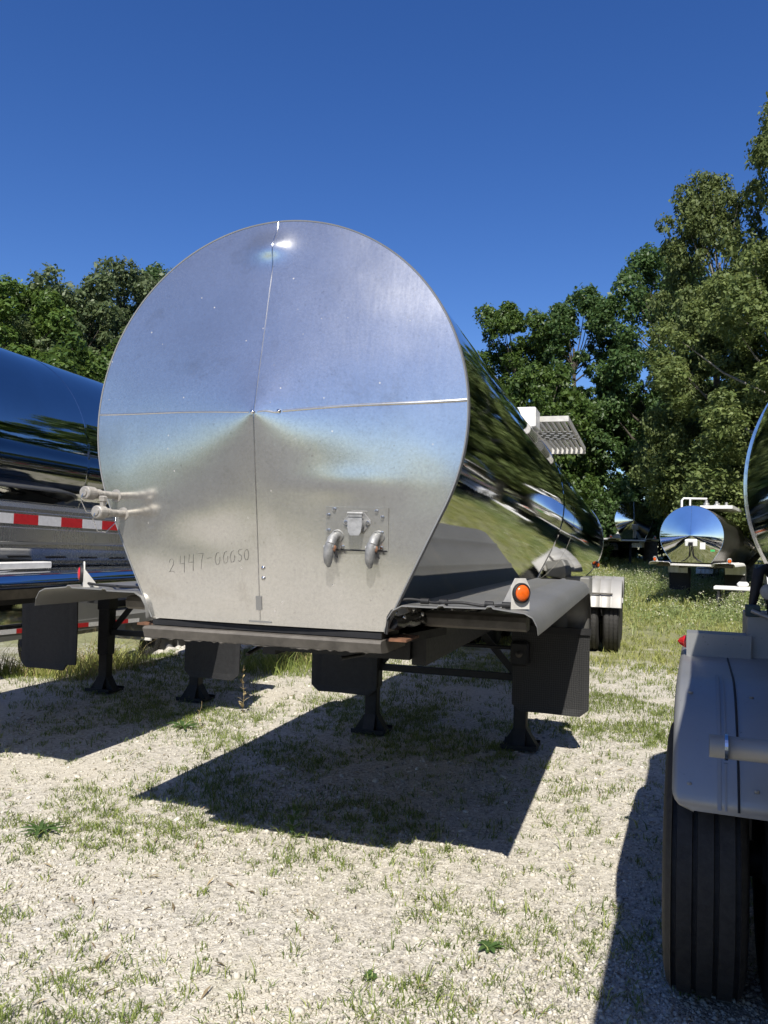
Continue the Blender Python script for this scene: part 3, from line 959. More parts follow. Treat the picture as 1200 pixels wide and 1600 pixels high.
mb.box(-0.030, 0.030, 0.020, 0.048, 0.030, 0.040, mat=Ms)
mb.tube([Ms @ Vector((-0.033, 0.042, 0.045)), Ms @ Vector((0.033, 0.042, 0.045))], 0.006, 8)
mb.build('socket_lid', 'cast_metal', so)
for u in (-0.046, 0.046):
    mb = MB(); bolt(mb, Ms @ Matrix.Translation((u, 0.007, 0.004)), 0.009, 0.008, 8); mb.build('bolt', 'chrome', so)
def gladhand(u, v):
    Mg = cap.frame(u, v)
    def g(x, y, z): return Mg @ Vector((x, y, z))
    mb = MB()
    mb.tube([g(0.012, -0.01, 0.028), g(0.012, 0.03, 0.03), g(0.010, 0.052, 0.022), g(0.006, 0.062, 0.002)], [0.017, 0.018, 0.020, 0.020], 14)
    mb.lathe([(0, 0.027), (0.008, 0.028), (0.012, 0.024)], 16, Mg @ Matrix.Translation((0.02, 0.0, 0.03)), 'y')
    mb.tube([g(0.006, 0.066, 0.006), g(0.0, 0.07, -0.02), g(-0.003, 0.068, -0.05), g(-0.005, 0.062, -0.075), g(-0.003, 0.058, -0.095)], [0.020, 0.022, 0.021, 0.017, 0.007], 14)
    mb.tube([g(-0.02, 0.07, -0.012), g(0.024, 0.072, -0.008)], 0.010, 10)
    o = mb.build('air_coupling', 'cast_metal', T)
    mb = MB(); mb.lathe([(0, 0.012), (0.010, 0.013), (0.012, 0.010), (0.012, 0.0005)], 16, Mg @ Matrix.Translation((0.016, 0.064, -0.016)) @ Matrix.Rotation(radians(-75), 4, 'Z'), 'y')
    mb.build('seal', 'seal_rubber', o)
    mb = MB(); mb.prism([g(0.030, 0.06, -0.02), g(0.038, 0.06, -0.055), g(0.026, 0.06, -0.05), g(0.018, 0.06, -0.02)], Mg.to_3x3() @ Vector((0, 0.006, 0)))
    mb.build('lug', 'black_steel', o)
gladhand(0.352, -0.548)
gladhand(0.527, -0.548)

# two capped pipe stubs near the left rim
def pipe_stub(u, v, L, lever):
    P0 = cap.P(u, v, -0.01); ax = Vector((0, -cos(TILT), sin(TILT)))
    Mx = Matrix(((1, 0, 0), (0, ax.y, -ax.z), (0, ax.z, -ax.y))).to_4x4(); Mx = Matrix(((1, 0, 0), (0, ax.y, ax.z), (0, ax.z, -ax.y))).to_4x4()
    Mx = Matrix.Translation(P0) @ Matrix(((1, 0, 0, 0), (0, -1, 0, 0), (0, 0, 1, 0), (0, 0, 0, 1)))
    mb = MB()
    r = 0.017
    mb.lathe([(0.0, 0.030), (0.014, 0.030), (0.016, r), (L * 0.55, r), (L * 0.55, r * 1.3), (L * 0.66, r * 1.3), (L * 0.66, r * 1.15), (L * 0.72, r * 1.15), (L * 0.74, r * 1.75), (L * 0.95, r * 1.75), (L * 0.97, r * 1.5), (L * 0.975, r * 1.0), (L, r * 0.9), (L, 0.0005)], 20, Mx, 'y', False)
    o = mb.build('pipe_stub', 'brass_dirty', T)
    if lever:
        mb = MB()
        mb.box(-0.009, 0.009, L * 0.70, L * 0.82, 0.02, 0.05, mat=Mx, bev=0.003)
        mb.box(-0.014, 0.014, L * 0.68, L * 0.84, 0.045, 0.075, mat=Mx, bev=0.006)
        mb.build('lever', 'brass_dirty', o)
    mb = MB()
    mb.tube([Mx @ Vector(q) for q in ((0.0, L * 1.0, -0.005), (-0.006, L * 1.03, -0.03), (0.0, L * 0.9, -0.085), (0.01, L * 0.7, -0.09), (0.02, L * 0.45, -0.045), (0.015, L * 0.4, -0.02))], 0.0022, 6)
    mb.build('keeper_wire', 'chrome', o)
pipe_stub(-0.772, -0.352, 0.245, False)
pipe_stub(-0.726, -0.437, 0.215, True)

# barrel: jacketed front length with flanks, plain round rear length
KEY = cap.out
YJ = 4.35
seg_barrel(T, 'front_jacket', ZC0, TILT, 0.0, YJ, KEY, 'polished_side', 3, True, cap)
YE = 12.9
rb = seg_barrel(T, 'rear_barrel', ZC0, TILT, YJ - 0.02, YE, circle(R0 - 0.012), 'polished_side', 4)
seam_band(rb, ZC0, TILT, YJ, KEY, 0.035, 0.006)
seam_band(rb, ZC0, TILT, 5.7, circle(R0 - 0.012, 96), 0.012, 0.002)
rear_head(T, ZC0, TILT, YE, R0 - 0.012, 'polished_side')
# dark sealed fold with clips along the foot of the jacket
for s in (1, -1):
    mb = MB(); pts = []; rr = []
    for k in range(61):
        y = 0.03 + (YJ - 0.03) * k / 60
        pts.append((s * (B0 + 0.024 + 0.006 * sin(k * 1.7)), y, ZB0 - TILT * y + 0.030 + 0.006 * sin(k * 2.3 + 1)))
        rr.append(0.026 + 0.007 * sin(k * 2.9) * rnd.random())
    mb.tube(pts, rr, 9)
    st = mb.build('sealed_fold', 'sealant', T)
    if s > 0:
        for k in range(14):
            y = 0.12 + 0.30 * k
            zz = ZB0 - TILT * y
            mb = MB(); mb.lathe([(0, 0.010), (0.009, 0.009), (0.012, 0.0005)], 10, Matrix.Translation((B0 + 0.048, y, zz + 0.058)) @ Matrix.Rotation(radians(-100), 4, 'Z'), 'y')
            mb.build('clip', 'chrome', st)

# coupler plate and front beam below the end
mb = MB()
mb.prism([(-B0 - 0.005, -0.05, 1.272), (-B0 - 0.005, -0.062, 1.262), (-B0 - 0.005, -0.045, 1.222), (-B0 - 0.005, 0.02, 1.216), (-B0 - 0.005, 0.30, 1.216), (-B0 - 0.005, 0.30, 1.272)], (2 * B0 + 0.01, 0, 0))
fb = mb.build('front_beam', 'beam_steel', T)
mb = MB(); mb.box(-B0 + 0.01, B0 - 0.01, -0.005, 0.25, 1.276, 1.300); mb.build('gap_shade', 'black_steel', fb)  # black fill painting the shade of the open gap above the beam
mb = MB()
mb.tube([(-B0 + 0.03 + 1.08 * k / 60, -0.040, 1.222 + rnd.uniform(-0.005, 0.004)) for k in range(61)], [rnd.uniform(0.002, 0.0055) for k in range(61)], 7)
mb.build('weld_bead', 'beam_steel', fb)
mb = MB()
mb.prism([(-B0, 0.30, 1.225), (B0, 0.30, 1.225), (0.66, 0.75, 1.225), (0.62, 2.3, 1.225), (-0.62, 2.3, 1.225), (-0.66, 0.75, 1.225)], (0, 0, 0.04))
cp = mb.build('coupler_plate', 'black_steel', T)
mb = MB(); mb.lathe([(0, 0.05), (-0.04, 0.05), (-0.04, 0.035), (-0.07, 0.035), (-0.07, 0.048), (-0.09, 0.048), (-0.09, 0.0005)], 20, Matrix.Translation((0, 1.05, 1.225)), 'z'); mb.build('king_pin', 'chrome', cp)
for s in (1, -1):
    mb = MB(); x0, x1 = sorted((s * 0.575, s * 0.66)); mb.box(x0, x1, 0.02, 0.22, 1.266, 1.276); mb.build('rusty_shim', 'rust', cp)
frame_rails(T, 1.0, 12.6)
front_fender(T, 1, -0.03, 3.62, 1.425)
front_fender(T, -1, -0.03, 3.62, 1.425)
marker_lamp(T, (1.128, 0.05, 1.492), (0.70, -0.71, 0), 'amber_lens', 0.034)
marker_lamp(T, (-1.00, 0.05, 1.492), (-0.75, -0.66, 0), 'red_lens', 0.034)
# wiring along the right fender lip
mb = MB()
cw = []
for k in range(30):
    t = k / 29
    cw.append((0.62 + 0.47 * t, 0.015 + 0.012 * sin(t * 9), 1.444 - 0.006 * t + 0.004 * sin(t * 14) - 0.06 * max(0, 0.08 - t)))
mb.tube([(0.585, -0.02, 1.30), (0.588, -0.015, 1.37)] + cw, 0.0065, 8)
cb = mb.build('lamp_cable', 'rubber', T)
for x in (0.72, 0.80, 0.99, 1.06):
    mb = MB(); mb.tube([(x, 0.015, 1.443), (x + 0.035, 0.015, 1.443)], 0.0125, 8); mb.build('cable_clip', 'black_steel', cb)
mb = MB(); mb.tube([(-0.62, 0.02, 1.442), (-0.75, 0.03, 1.440), (-0.9, 0.02, 1.444), (-0.98, 0.04, 1.45)], 0.0065, 8); mb.build('lamp_cable', 'rubber', T)
landing_leg(T, 0.655, 3.53, 1.10); landing_leg(T, -0.655, 3.53, 1.10)
gear_braces(T, 0.655, 3.53, 0.58, 1.02)
for s in (1, -1):
    mb = MB(); mb.box(s * 0.655 - 0.075, s * 0.655 + 0.075, 3.36, 3.465, 0.70, 0.90, bev=0.02); gb = mb.build('gear_box', 'black_steel', T)
    mb = MB(); mb.lathe([(0, 0.028), (0.02, 0.028), (0.022, 0.012), (0.06, 0.012), (0.06, 0.0005)], 12, Matrix.Translation((s * 0.655, 3.36, 0.80)) @ Matrix.Rotation(pi, 4, 'Z'), 'y'); mb.build('gear_shaft', 'beam_steel', gb)
mb = MB(); mb.tube([(-0.60, 3.41, 0.84), (0.60, 3.41, 0.84)], 0.016, 10); mb.build('cross_shaft', 'black_steel', T)
for (xa, ph_) in ((0.30, 0.0), (0.22, 0.8), (-0.28, 1.9)):
    mb = MB(); mb.tube([(xa + 0.03 * sin(k * 0.9 + ph_), 0.35 + 0.28 * k, 1.17 - 0.06 * abs(sin(k * 0.8 + ph_))) for k in range(33)], 0.010, 7); mb.build('air_line', 'rubber', T)
mud_flap(T, 0.59, 1.21, 3.42, 0.32, 1.00, 'flap_mesh')
mud_flap(T, -1.21, -0.59, 3.42, 0.34, 1.00)
for s in (1, -1):
    for yy in (5.4, 7.2, 9.0):
        mb = MB(); mb.box(min(s * 0.40, s * 0.52), max(s * 0.40, s * 0.52), yy - 0.08, yy + 0.08, 1.221, 1.50 - TILT * yy)
        mb.build('saddle', 'dull_sheet', T)
# hanging plate and box behind the right front fender
mb = MB(); mb.box(0.55, 0.66, 4.62, 4.72, 1.02, 1.40); mb.build('upright', 'dull_sheet', T)
mb = MB(); mb.box(0.50, 0.90, 8.7, 9.3, 0.95, 1.25, bev=0.02); mb.build('tool_box', 'dull_sheet', T)
running_gear(T, (10.42, 11.72), 'pale_fender')
marker_lamp(T, (0.80, 12.7, 1.36), (0.7, -0.7, 0), 'amber_lens', 0.04)
# work platform beside the crown of the tank: frame, bars, perforated tread, spill box
PZ = 2.90
pf = MB()
pf.box(0.50, 0.925, 4.44, 4.48, PZ - 0.022, PZ + 0.03); pf.box(0.50, 0.925, 6.86, 6.90, PZ - 0.05, PZ + 0.03)
pf.box(0.905, 0.925, 4.48, 6.86, PZ - 0.022, PZ + 0.03); pf.box(0.50, 0.52, 4.48, 6.86, PZ - 0.022, PZ + 0.03)
pfo = pf.build('work_platform', 'pale_paint', T)
for (ya, yb) in ((4.50, 5.25), (5.85, 6.84)):
    for k in range(6):
        x = 0.555 + 0.057 * k
        mb = MB(); mb.box(x, x + 0.027, ya, yb, PZ - 0.012, PZ + 0.02); mb.build('platform_bar', 'pale_paint', pfo)
mb = MB()                                                   # perforated tread: strips around square-ish holes
for k in range(5):
    y = 5.27 + 0.14 * k
    mb.box(0.531, 0.894, y, y + 0.075, PZ - 0.006, PZ + 0.006)
for k in range(5):
    x = 0.56 + 0.085 * k - 0.03
    for j in range(4):
        y = 5.27 + 0.14 * j + 0.0755; dx = 0.03 if j % 2 else 0.0
        mb.box(x + dx, x + dx + 0.032, y, y + 0.0645, PZ - 0.006, PZ + 0.006)
mb.build('perforated_tread', 'dull_sheet', pfo)
mb = MB(); mb.box(0.30, 0.66, 4.10, 4.42, 2.78, 2.965, bev=0.01); mb.build('spill_box', 'white_paint', T)
mb = MB(); mb.box(-0.25, 0.25, 4.6, 7.2, 2.92, 3.02, bev=0.02); mb.lathe([(0.0, 0.25), (0.12, 0.25), (0.14, 0.2), (0.15, 0.0005)], 28, Matrix.Translation((0, 5.9, 3.02)), 'z'); mb.build('manhole', 'dull_sheet', T)

# ------------------------------------------------------------------ left tank trailer
def light_trailer(label, loc, rotz, end_mat, side_mat, tape=None, zc=2.25, apex=0.15, fend='dull_sheet', tape_z=1.75, y_gear=3.53, fdrop=0.93):
    t = thing('tank_trailer', label, 'tank trailer', loc, rotz, 'parked tank trailers')
    c = EndCap(0.90, 0.56, zc - 1.33, apex, zc, 0.02)
    e = cap_mesh(c, t, end_mat, rings=20)
    mb = MB(); mb.tube([c.P(0, 0.9 - 1.8 * k / 40, 0.001) for k in range(41)], 0.004, 6); mb.build('weld_seam', 'chrome', e)
    mb = MB(); rows = []
    for (off, g) in ((0.004, 0.993), (0.005, 1.001), (-0.012, 1.005), (-0.03, 1.002)):
        rows.append([c.P(u * g, v * g, 0.0, c.w(u, v) + off) for (u, v) in c.out])
    mb.sheet(rows, smooth=False); mb.build('folded_rim', 'chrome', e)
    b_ = seg_barrel(t, 'barrel', zc, 0.02, 0.0, 12.4, c.out if tape is None else circle(0.9), side_mat, 4, tape is None, c if tape is None else None)
    for yy in (1.3, 3.9, 6.6, 9.6): seam_band(b_, zc, 0.02, yy, circle(0.9, 90), 0.03, 0.003, side_mat)
    rear_head(t, zc, 0.02, 12.4, 0.9, side_mat)
    mb = MB(); mb.prism([(-0.56, -0.04, 1.29), (-0.56, -0.05, 1.23), (-0.56, 0.2, 1.21), (-0.56, 0.2, 1.29)], (1.12, 0, 0)); mb.build('front_beam', 'pale_paint' if tape is None else 'beam_steel', t)
    mb = MB(); mb.prism([(-0.56, 0.2, 1.20), (0.56, 0.2, 1.20), (0.66, 2.2, 1.20), (-0.66, 2.2, 1.20)], (0, 0, 0.07)); mb.build('coupler_plate', 'beam_steel', t)
    frame_rails(t, 0.9, 12.2, 1.15, 1.30, cross=(2.4, 3.6, 7.0, 11.0))
    return t, c

def tape_strip(parent, x, y0, y1, z, slope=0.0, h=0.062, seg=0.28, face=1):
    k = 0; y = y0
    while y < y1:
        e = min(y + seg, y1)
        mb = MB()
        mb.prism([(x, y, z - slope * (y - y0)), (x, e, z - slope * (e - y0)), (x, e, z + h - slope * (e - y0)), (x, y, z + h - slope * (y - y0))], (face * 0.002, 0, 0))
        mb.build('tape_piece', 'tape_red' if k % 2 == 0 else 'tape_white', parent)
        y = e; k += 1

TL, capL = light_trailer('polished tank trailer on the left edge with red and white tape along its side', (-3.33, 0.55, 0), 0.0, 'mirror_end', 'polished_side', tape=True)
# side skirt: stepped sheet rail carrying the tape
for s in (1, -1):
    mb = MB()
    prof = [(0.80, 1.93), (0.86, 1.90), (0.895, 1.87), (0.895, 1.845), (0.90, 1.84), (0.90, 1.735), (0.905, 1.73), (0.905, 1.64), (0.895, 1.63), (0.895, 1.60), (0.86, 1.59), (0.84, 1.56), (0.80, 1.48), (0.70, 1.40), (0.56, 1.33)]
    grid = [[Vector((s * q[0], y, q[1] - 0.02 * y)) for q in prof] for y in (0.02, 3.0, 6.0, 9.0, 12.3)]
    if s < 0: grid = [r[::-1] for r in grid]
    mb.sheet(grid, smooth=False)
    sk = mb.build('side_skirt', 'satin_sheet', TL)
    mb = MB(); mb.box(min(s * 0.90, s * 0.912), max(s * 0.90, s * 0.912), 0.02, 12.3, 1.605, 1.622); 
    mb.build('drip_rail', 'dull_sheet', sk)
    for k in range(9):
        y = 0.25 + 0.36 * k
        mb = MB(); mb.box(min(s * 0.825, s * 0.838), max(s * 0.825, s * 0.838), y, y + 0.2, 1.525 - 0.02 * y, 1.531 - 0.02 * y)
        mb.build('slot', 'black_steel', sk)
    tape_strip(sk, s * 0.9015, 0.10, 7.0, 1.755, 0.02, 0.068, 0.23, s)
front_fender(TL, 1, -0.03, 3.62, 1.425, mat='mirror_end', bar=False); front_fender(TL, -1, -0.03, 3.62, 1.425, bar=False)
landing_leg(TL, 0.56, 3.53, 1.10); landing_leg(TL, -0.56, 3.53, 1.10)
gear_braces(TL, 0.56, 3.53, 0.64, 1.02)
mud_flap(TL, 0.70, 1.30, 3.05, 0.33, 1.02); mud_flap(TL, -1.27, -0.57, 3.05, 0.28, 1.07, notch=(0.86, 0.92))
running_gear(TL, (10.42, 11.72), 'pale_fender', 36)
# pale board left lying on its right front fender
pk = MB(); pk.box(-0.075, 0.075, -0.42, 0.30, 0, 0.045, bev=0.006)
pk = pk.build('board', 'white_paint'); pk.location = (-2.42, 1.12, 1.442); pk.rotation_euler = (0, 0, radians(4))
tag(pk, 'pale white board lying on the left trailer fender', 'board')

# ------------------------------------------------------------------ tank trailer beyond on the left, standing lower
TB, capB = light_trailer('polished tank trailer parked lower down, glimpsed below the left trailer', (-6.45, 3.4, -0.55), 0.0, 'mirror_end', 'mirror_end', tape=None, zc=1.85 + 0.35)
tape_strip(TB, 1.203, 0.0, 3.2, 1.10, 0.03, 0.055, 0.42, 1)
mb = MB(); mb.box(0.2, 1.20, -0.2, 1.6, 1.14, 1.64, bev=0.05); mb.build('hose_cabinet', 'mirror_end', TB)
mb = MB(); mb.box(0.3, 1.20, -0.2, 4.2, 1.0, 1.13); mb.build('side_rail', 'dull_sheet', TB)
mb = MB(); mb.box(0.55, 1.18, 1.62, 2.45, 0.95, 1.55, bev=0.01); cbx = mb.build('locker', 'dull_sheet', TB)
def text_obj(body, size, mat, parent, loc, rot):
    cu = bpy.data.curves.new('lettering', 'FONT'); cu.body = body; cu.size = size; cu.align_x = 'CENTER'; cu.align_y = 'CENTER'; cu.space_line = 0.85
    o = bpy.data.objects.new('lettering', cu); COL.objects.link(o)
    dg = bpy.context.evaluated_depsgraph_get()
    me = bpy.data.meshes.new_from_object(o.evaluated_get(dg))
    COL.objects.unlink(o); bpy.data.objects.remove(o)
    me.materials.clear(); me.materials.append(MAT[mat])
    t = bpy.data.objects.new('lettering', me); COL.objects.link(t); t.parent = parent; t.location = loc; t.rotation_euler = rot
    return t
mb = MB(); mb.box(0.97, 1.14, 1.612, 1.617, 1.30, 1.46); stk = mb.build('notice', 'tape_white', cbx)
text_obj('FOOD\nGRADE\nONLY', 0.05, 'marker_ink', stk, (1.055, 1.610, 1.38), (radians(90), 0, 0))
arc_fender(TB, 0.62, 1.25, 4.0, 4.0, 0.56, 0.60, radians(15), radians(20), 'pale_fender', 3)
make_wheel(TB, 1.10, 4.0, 0.5, 0.5, 0.27, 1, 32); make_wheel(TB, -1.10, 4.0, 0.5, 0.5, 0.27, -1, 32)

# ------------------------------------------------------------------ near right tank trailer (only its corner shows)
YR = 0.0
TR = thing('tank_trailer', 'tank trailer at the right edge, close up, grey fender over a shaded tyre', 'tank trailer', (2.935, 0.0, 0), radians(-3.6), 'parked tank trailers')
ZCR = 2.05; RR = 0.90
bR = seg_barrel(TR, 'barrel', ZCR, 0.0, -8.5, 1.5, circle(RR), 'polished_side', 3)
rear_head(TR, ZCR, 0.0, 1.5, RR, 'mirror_end', 0.20, 1)
rear_head(TR, ZCR, 0.0, -8.5, RR, 'mirror_end', 0.20, -1)
for yy in (-6, -3.5, -1.0): seam_band(bR, ZCR, 0, yy, circle(RR, 90), 0.03, 0.003)
RW = 0.50
for ya in (0.16, 1.48):
    for s in (-1, 1):
        make_wheel(TR, s * 1.105, ya, RW, RW, 0.285, s, 72)
        make_wheel(TR, s * 0.77, ya, RW, RW, 0.285, s, 48)
    mb = MB(); mb.lathe([(-1.2, 0.065), (1.2, 0.065)], 14, Matrix.Translation((0, ya, RW)), 'x'); mb.build('axle', 'black_steel', TR)
for s in (-1, 1):
    x0, x1 = sorted((s * 1.215, s * 0.55))
    # heavy fender: long skirt down behind the tyre, pressed rib and joint line
    fR = arc_fender(TR, x0, x1, 0.22, 1.45, 0.55, 0.63, radians(24), radians(20), 'aged_fender', 0, 'rear_fender', 0.035, 0.07)
    mb = MB()
    for (xa, wd, hh) in ((s * 1.065, 0.006, 0.004), (s * 1.045, 0.003, 0.004)):
        for k in range(16):
            a = radians(25) + (pi / 2 - radians(25)) * k / 16; a2 = radians(25) + (pi / 2 - radians(25)) * (k + 1) / 16
            q = [Vector((x, 0.22 - (0.63 + hh) * cos(b2), 0.55 + (0.63 + hh) * sin(b2))) for b2 in (a, a2) for x in (xa - wd, xa + wd)]
            mb.add(q, [(0, 1, 3, 2)])
    mb.build('pressed_rib', 'aged_fender', fR)
    mb = MB()
    xa = s * 1.005
    mb.tube([(xa, 0.22 - 0.632 * cos(radians(25) + (pi / 2 - radians(25)) * k / 24), 0.55 + 0.632 * sin(radians(25) + (pi / 2 - radians(25)) * k / 24)) for k in range(25)] + [(xa, 0.8, 1.182)], 0.004, 6)
    mb.build('joint_line', 'black_steel', fR)
    for (xb, ab) in ((1.16, 32), (0.95, 32), (0.75, 32), (1.16, 70), (0.95, 70)):
        a = radians(ab); mb = MB()
        Mb = Matrix.Translation((s * xb, 0.22 - 0.631 * cos(a), 0.55 + 0.631 * sin(a))) @ Matrix.Rotation(a, 4, 'X') @ Matrix.Rotation(pi, 4, 'Z')
        mb.lathe([(0, 0.009), (0.005, 0.008), (0.007, 0.0005)], 10, Mb, 'y'); mb.build('rivet', 'cast_metal', fR)
    # upright end plate on the fender with a red side lamp
    xo = sorted((s * 1.185, s * 0.90))
    mb = MB(); mb.box(xo[0], xo[1], 0.86, 0.872, 1.17, 1.285); mb.box(xo[0], xo[1], 0.872, 1.02, 1.272, 1.285)
    ep = mb.build('end_plate', 'aged_fender', TR)
    mb = MB(); mb.lathe([(0.0, 0.030), (0.012, 0.030), (0.014, 0.026), (0.03, 0.016), (0.040, 0.0005)] if s > 0 else [(0.0, 0.030), (-0.012, 0.030), (-0.014, 0.026), (-0.03, 0.016), (-0.040, 0.0005)], 20, Matrix.Translation((s * 1.187, 0.93, 1.235)), 'x')
    mb.build('side_lamp', 'red_lens', ep)
# cross pipe behind the fender with a clamp collar
mb = MB(); mb.lathe([(-1.10, 0.030), (-1.10, 0.036), (1.10, 0.036), (1.10, 0.030)], 24, Matrix.Translation((0, -0.47, 1.055)), 'x')
pp = mb.build('cross_pipe', 'aged_fender', TR)
mb = MB(); mb.lathe([(-1.055, 0.036), (-1.055, 0.042), (-1.045, 0.042), (-1.045, 0.036)], 24, Matrix.Translation((0, -0.47, 1.055)), 'x', False); mb.lathe([(-0.006, 0.008), (-0.006, 0.0)], 8, Matrix.Translation((-1.05, -0.47, 1.01)), 'z'); mb.build('pipe_clamp', 'chrome', pp)
for s in (-1, 1):
    mb = MB(); mb.box(s * 0.45 - 0.04, s * 0.45 + 0.04, -8.2, 5.0, 0.98, 1.18); mb.build('frame_rail', 'beam_steel', TR)
for yy in (-5.8, -3.0, 0.0, 2.6, 4.9):
    mb = MB(); mb.box(-0.409, 0.409, yy - 0.05, yy + 0.05, 1.0, 1.15); mb.build('cross_member', 'black_steel', TR)
for s in (-1, 1):
    landing_leg(TR, s * 0.6, -6.2, 1.0)
for yy in (-5.6, -2.4, 0.6):
    mb = MB(); mb.box(-0.42, 0.42, yy - 0.06, yy + 0.06, 1.15, 1.28); mb.build('saddle', 'beam_steel', TR)
# side rail with tape (mirrored in the middle tank) and rear deck fittings
for s in (-1, 1):
    mb = MB(); x0, x1 = sorted((s * 0.93, s * 0.99)); mb.box(x0, x1, -8.0, -1.9, 1.10, 1.26)
    rl = mb.build('side_rail', 'dull_sheet', TR)
    tape_strip(rl, s * 0.9915, -7.9, -2.0, 1.145, 0.0, 0.075, 0.30, s)
mb = MB(); mb.box(-0.92, -0.74, 0.90, 1.25, 1.02, 1.385, bev=0.006); bxR = mb.build('valve_box', 'aged_fender', TR)
mb = MB(); mb.box(-0.925, -0.86, 0.89, 0.96, 1.375, 1.43, bev=0.004); mb.build('box_bracket', 'teal_steel', bxR)
mb = MB(); mb.box(-0.80, -0.70, 0.93, 1.0, 1.383, 1.43); mb.build('box_bracket', 'teal_steel', bxR)
mb = MB(); mb.tube([(-0.90, 0.87, 1.405), (-0.70, 0.80, 1.33), (-0.4, 0.72, 1.22)], 0.010, 8); mb.build('push_rod', 'brass_dirty', bxR)
mb = MB(); mb.tube([(-0.885, 1.0, 1.20), (-0.892, 1.0, 1.32), (-0.888, 1.0, 1.43), (-0.872, 1.0, 1.52), (-0.862, 1.0, 1.59), (-0.83, 1.02, 1.605), (-0.79, 1.06, 1.56), (-0.78, 1.08, 1.42)], [0.016, 0.017, 0.018, 0.026, 0.027, 0.026, 0.024, 0.022], 12); mb.build('hose', 'rubber', TR)
mb = MB(); Ml = Matrix.Translation((-0.825, 0.90, 1.495)) @ Matrix.Rotation(radians(168), 4, 'Z')
mb.lathe([(-0.03, 0.012), (-0.02, 0.032), (0.0, 0.038), (0.008, 0.038), (0.010, 0.030), (0.012, 0.012), (0.013, 0.0005)], 24, Ml, 'y'); wl = mb.build('work_lamp', 'cast_metal', TR)
mb = MB(); mb.tube([(-0.825, 0.92, 1.465), (-0.82, 0.93, 1.43), (-0.815, 0.94, 1.385)], 0.012, 8); mb.build('lamp_stem', 'black_steel', wl)

# ------------------------------------------------------------------ two tank trailers at the back
T1, cap1 = light_trailer('brown-sided tank trailer standing in the weeds, mirror end with white sticker', (3.03, 22.1, 0.0), radians(-12), 'mirror_end', 'brown_sheet', zc=2.13)
for s in (1, -1):
    front_fender(T1, s, -0.03, 3.2, 1.33, mat='white_paint'); landing_leg(T1, s * 0.6, 3.4, 1.1)
    mud_flap(T1, *(sorted((s * 0.55, s * 1.2))), 3.25, 0.35, 1.0)
    marker_lamp(T1, (s * 1.05, 0.05, 1.40), (s * 0.4, -0.9, 0), 'amber_lens', 0.05)
running_gear(T1, (10.4, 11.7), 'white_paint', 24)
Mq = cap1.frame(0.02, -0.22)
mb = MB(); mb.box(-0.17, 0.17, 0.0, 0.12, -0.09, 0.11, mat=Mq, bev=0.02); cb1 = mb.build('connector_box', 'white_paint', T1)
mb = MB(); mb.box(-0.06, 0.06, 0.12, 0.17, -0.06, 0.04, mat=Mq); mb.build('socket', 'black_steel', cb1)
for s in (-1, 1):
    mb = MB(); mb.tube([Mq @ Vector(q) for q in ((s * 0.04, 0.14, -0.05), (s * 0.03, 0.13, -0.2), (s * 0.06, 0.08, -0.4), (s * 0.18, 0.04, -0.52), (s * 0.28, 0.02, -0.56))], 0.015, 8); mb.build('cable', 'rubber', cb1)
Mq = cap1.frame(0.33, -0.30); mb = MB(); mb.box(-0.075, 0.075, 0.002, 0.006, -0.10, 0.10, mat=Mq); mb.build('sticker', 'white_paint', T1)
Mq = cap1.frame(0.60, -0.43); mb = MB(); mb.box(-0.06, 0.06, 0.002, 0.006, -0.03, 0.03, mat=Mq); mb.build('sticker', 'green_tag', T1)
mb = MB()
mb.tube([(-0.38, 0.6, 2.9), (-0.38, 0.6, 3.22), (-0.33, 0.62, 3.28), (0.30, 0.9, 3.28)], 0.035, 8); grl = mb.build('guard_rail', 'white_paint', T1)
mb = MB(); mb.tube([(-0.15, 0.65, 2.9), (-0.15, 0.68, 3.27)], 0.03, 8); mb.build('rail_post', 'white_paint', grl)
mb = MB(); mb.box(0.0, 0.95, 1.6, 4.2, 3.02, 3.12); mb.build('walkway', 'white_paint', T1)
for k, (x, y) in enumerate(((0.15, 1.9), (0.38, 2.5), (0.6, 3.1), (0.3, 3.6))):
    mb = MB(); mb.lathe([(3.12, 0.09), (3.20, 0.09), (3.22, 0.05), (3.30, 0.04), (3.30, 0.0005)], 14, Matrix.Translation((x, y, 0)), 'z'); mb.build('vent', 'cast_metal', T1)
T2, cap2 = light_trailer('shiny dark tank trailer farthest back under the trees, small in view', (1.25, 37.2, 0.85), radians(13), 'mirror_end', 'mirror_end', zc=2.25)
for s in (1, -1):
    front_fender(T2, s, -0.03, 3.0, 1.35, mat='white_paint'); landing_leg(T2, s * 0.6, 3.4, 1.1)
    marker_lamp(T2, (s * 1.05, 0.05, 1.42), (s * 0.4, -0.9, 0), 'amber_lens', 0.05)
running_gear(T2, (10.4, 11.7), 'white_paint', 24)
Mq = cap2.frame(0.05, -0.35); mb = MB(); mb.box(-0.15, 0.15, 0.0, 0.1, -0.12, 0.14, mat=Mq, bev=0.02); mb.box(-0.06, 0.06, 0.02, 0.09, -0.52, -0.13, mat=Mq); mb.build('connector_box', 'dull_sheet', T2)
T3, cap3 = light_trailer('tank trailer behind the near right tank, its taped side mirrored in the big tank', (5.85, 8.2, 0.0), radians(-1), 'brushed_end', 'mirror_end', tape=True)
for s in (1, -1):
    mb = MB(); x0, x1 = sorted((s * 0.92, s * 1.12)); mb.box(x0, x1, 0.1, 12.2, 1.30, 1.50, bev=0.01); rl3 = mb.build('side_rail', 'dull_sheet', T3)
    tape_strip(rl3, s * 1.1215, 0.15, 12.1, 1.36, 0.0, 0.11, 0.55, s)
    landing_leg(T3, s * 0.6, 3.4, 1.1)
running_gear(T3, (10.4, 11.7), 'white_paint', 24)
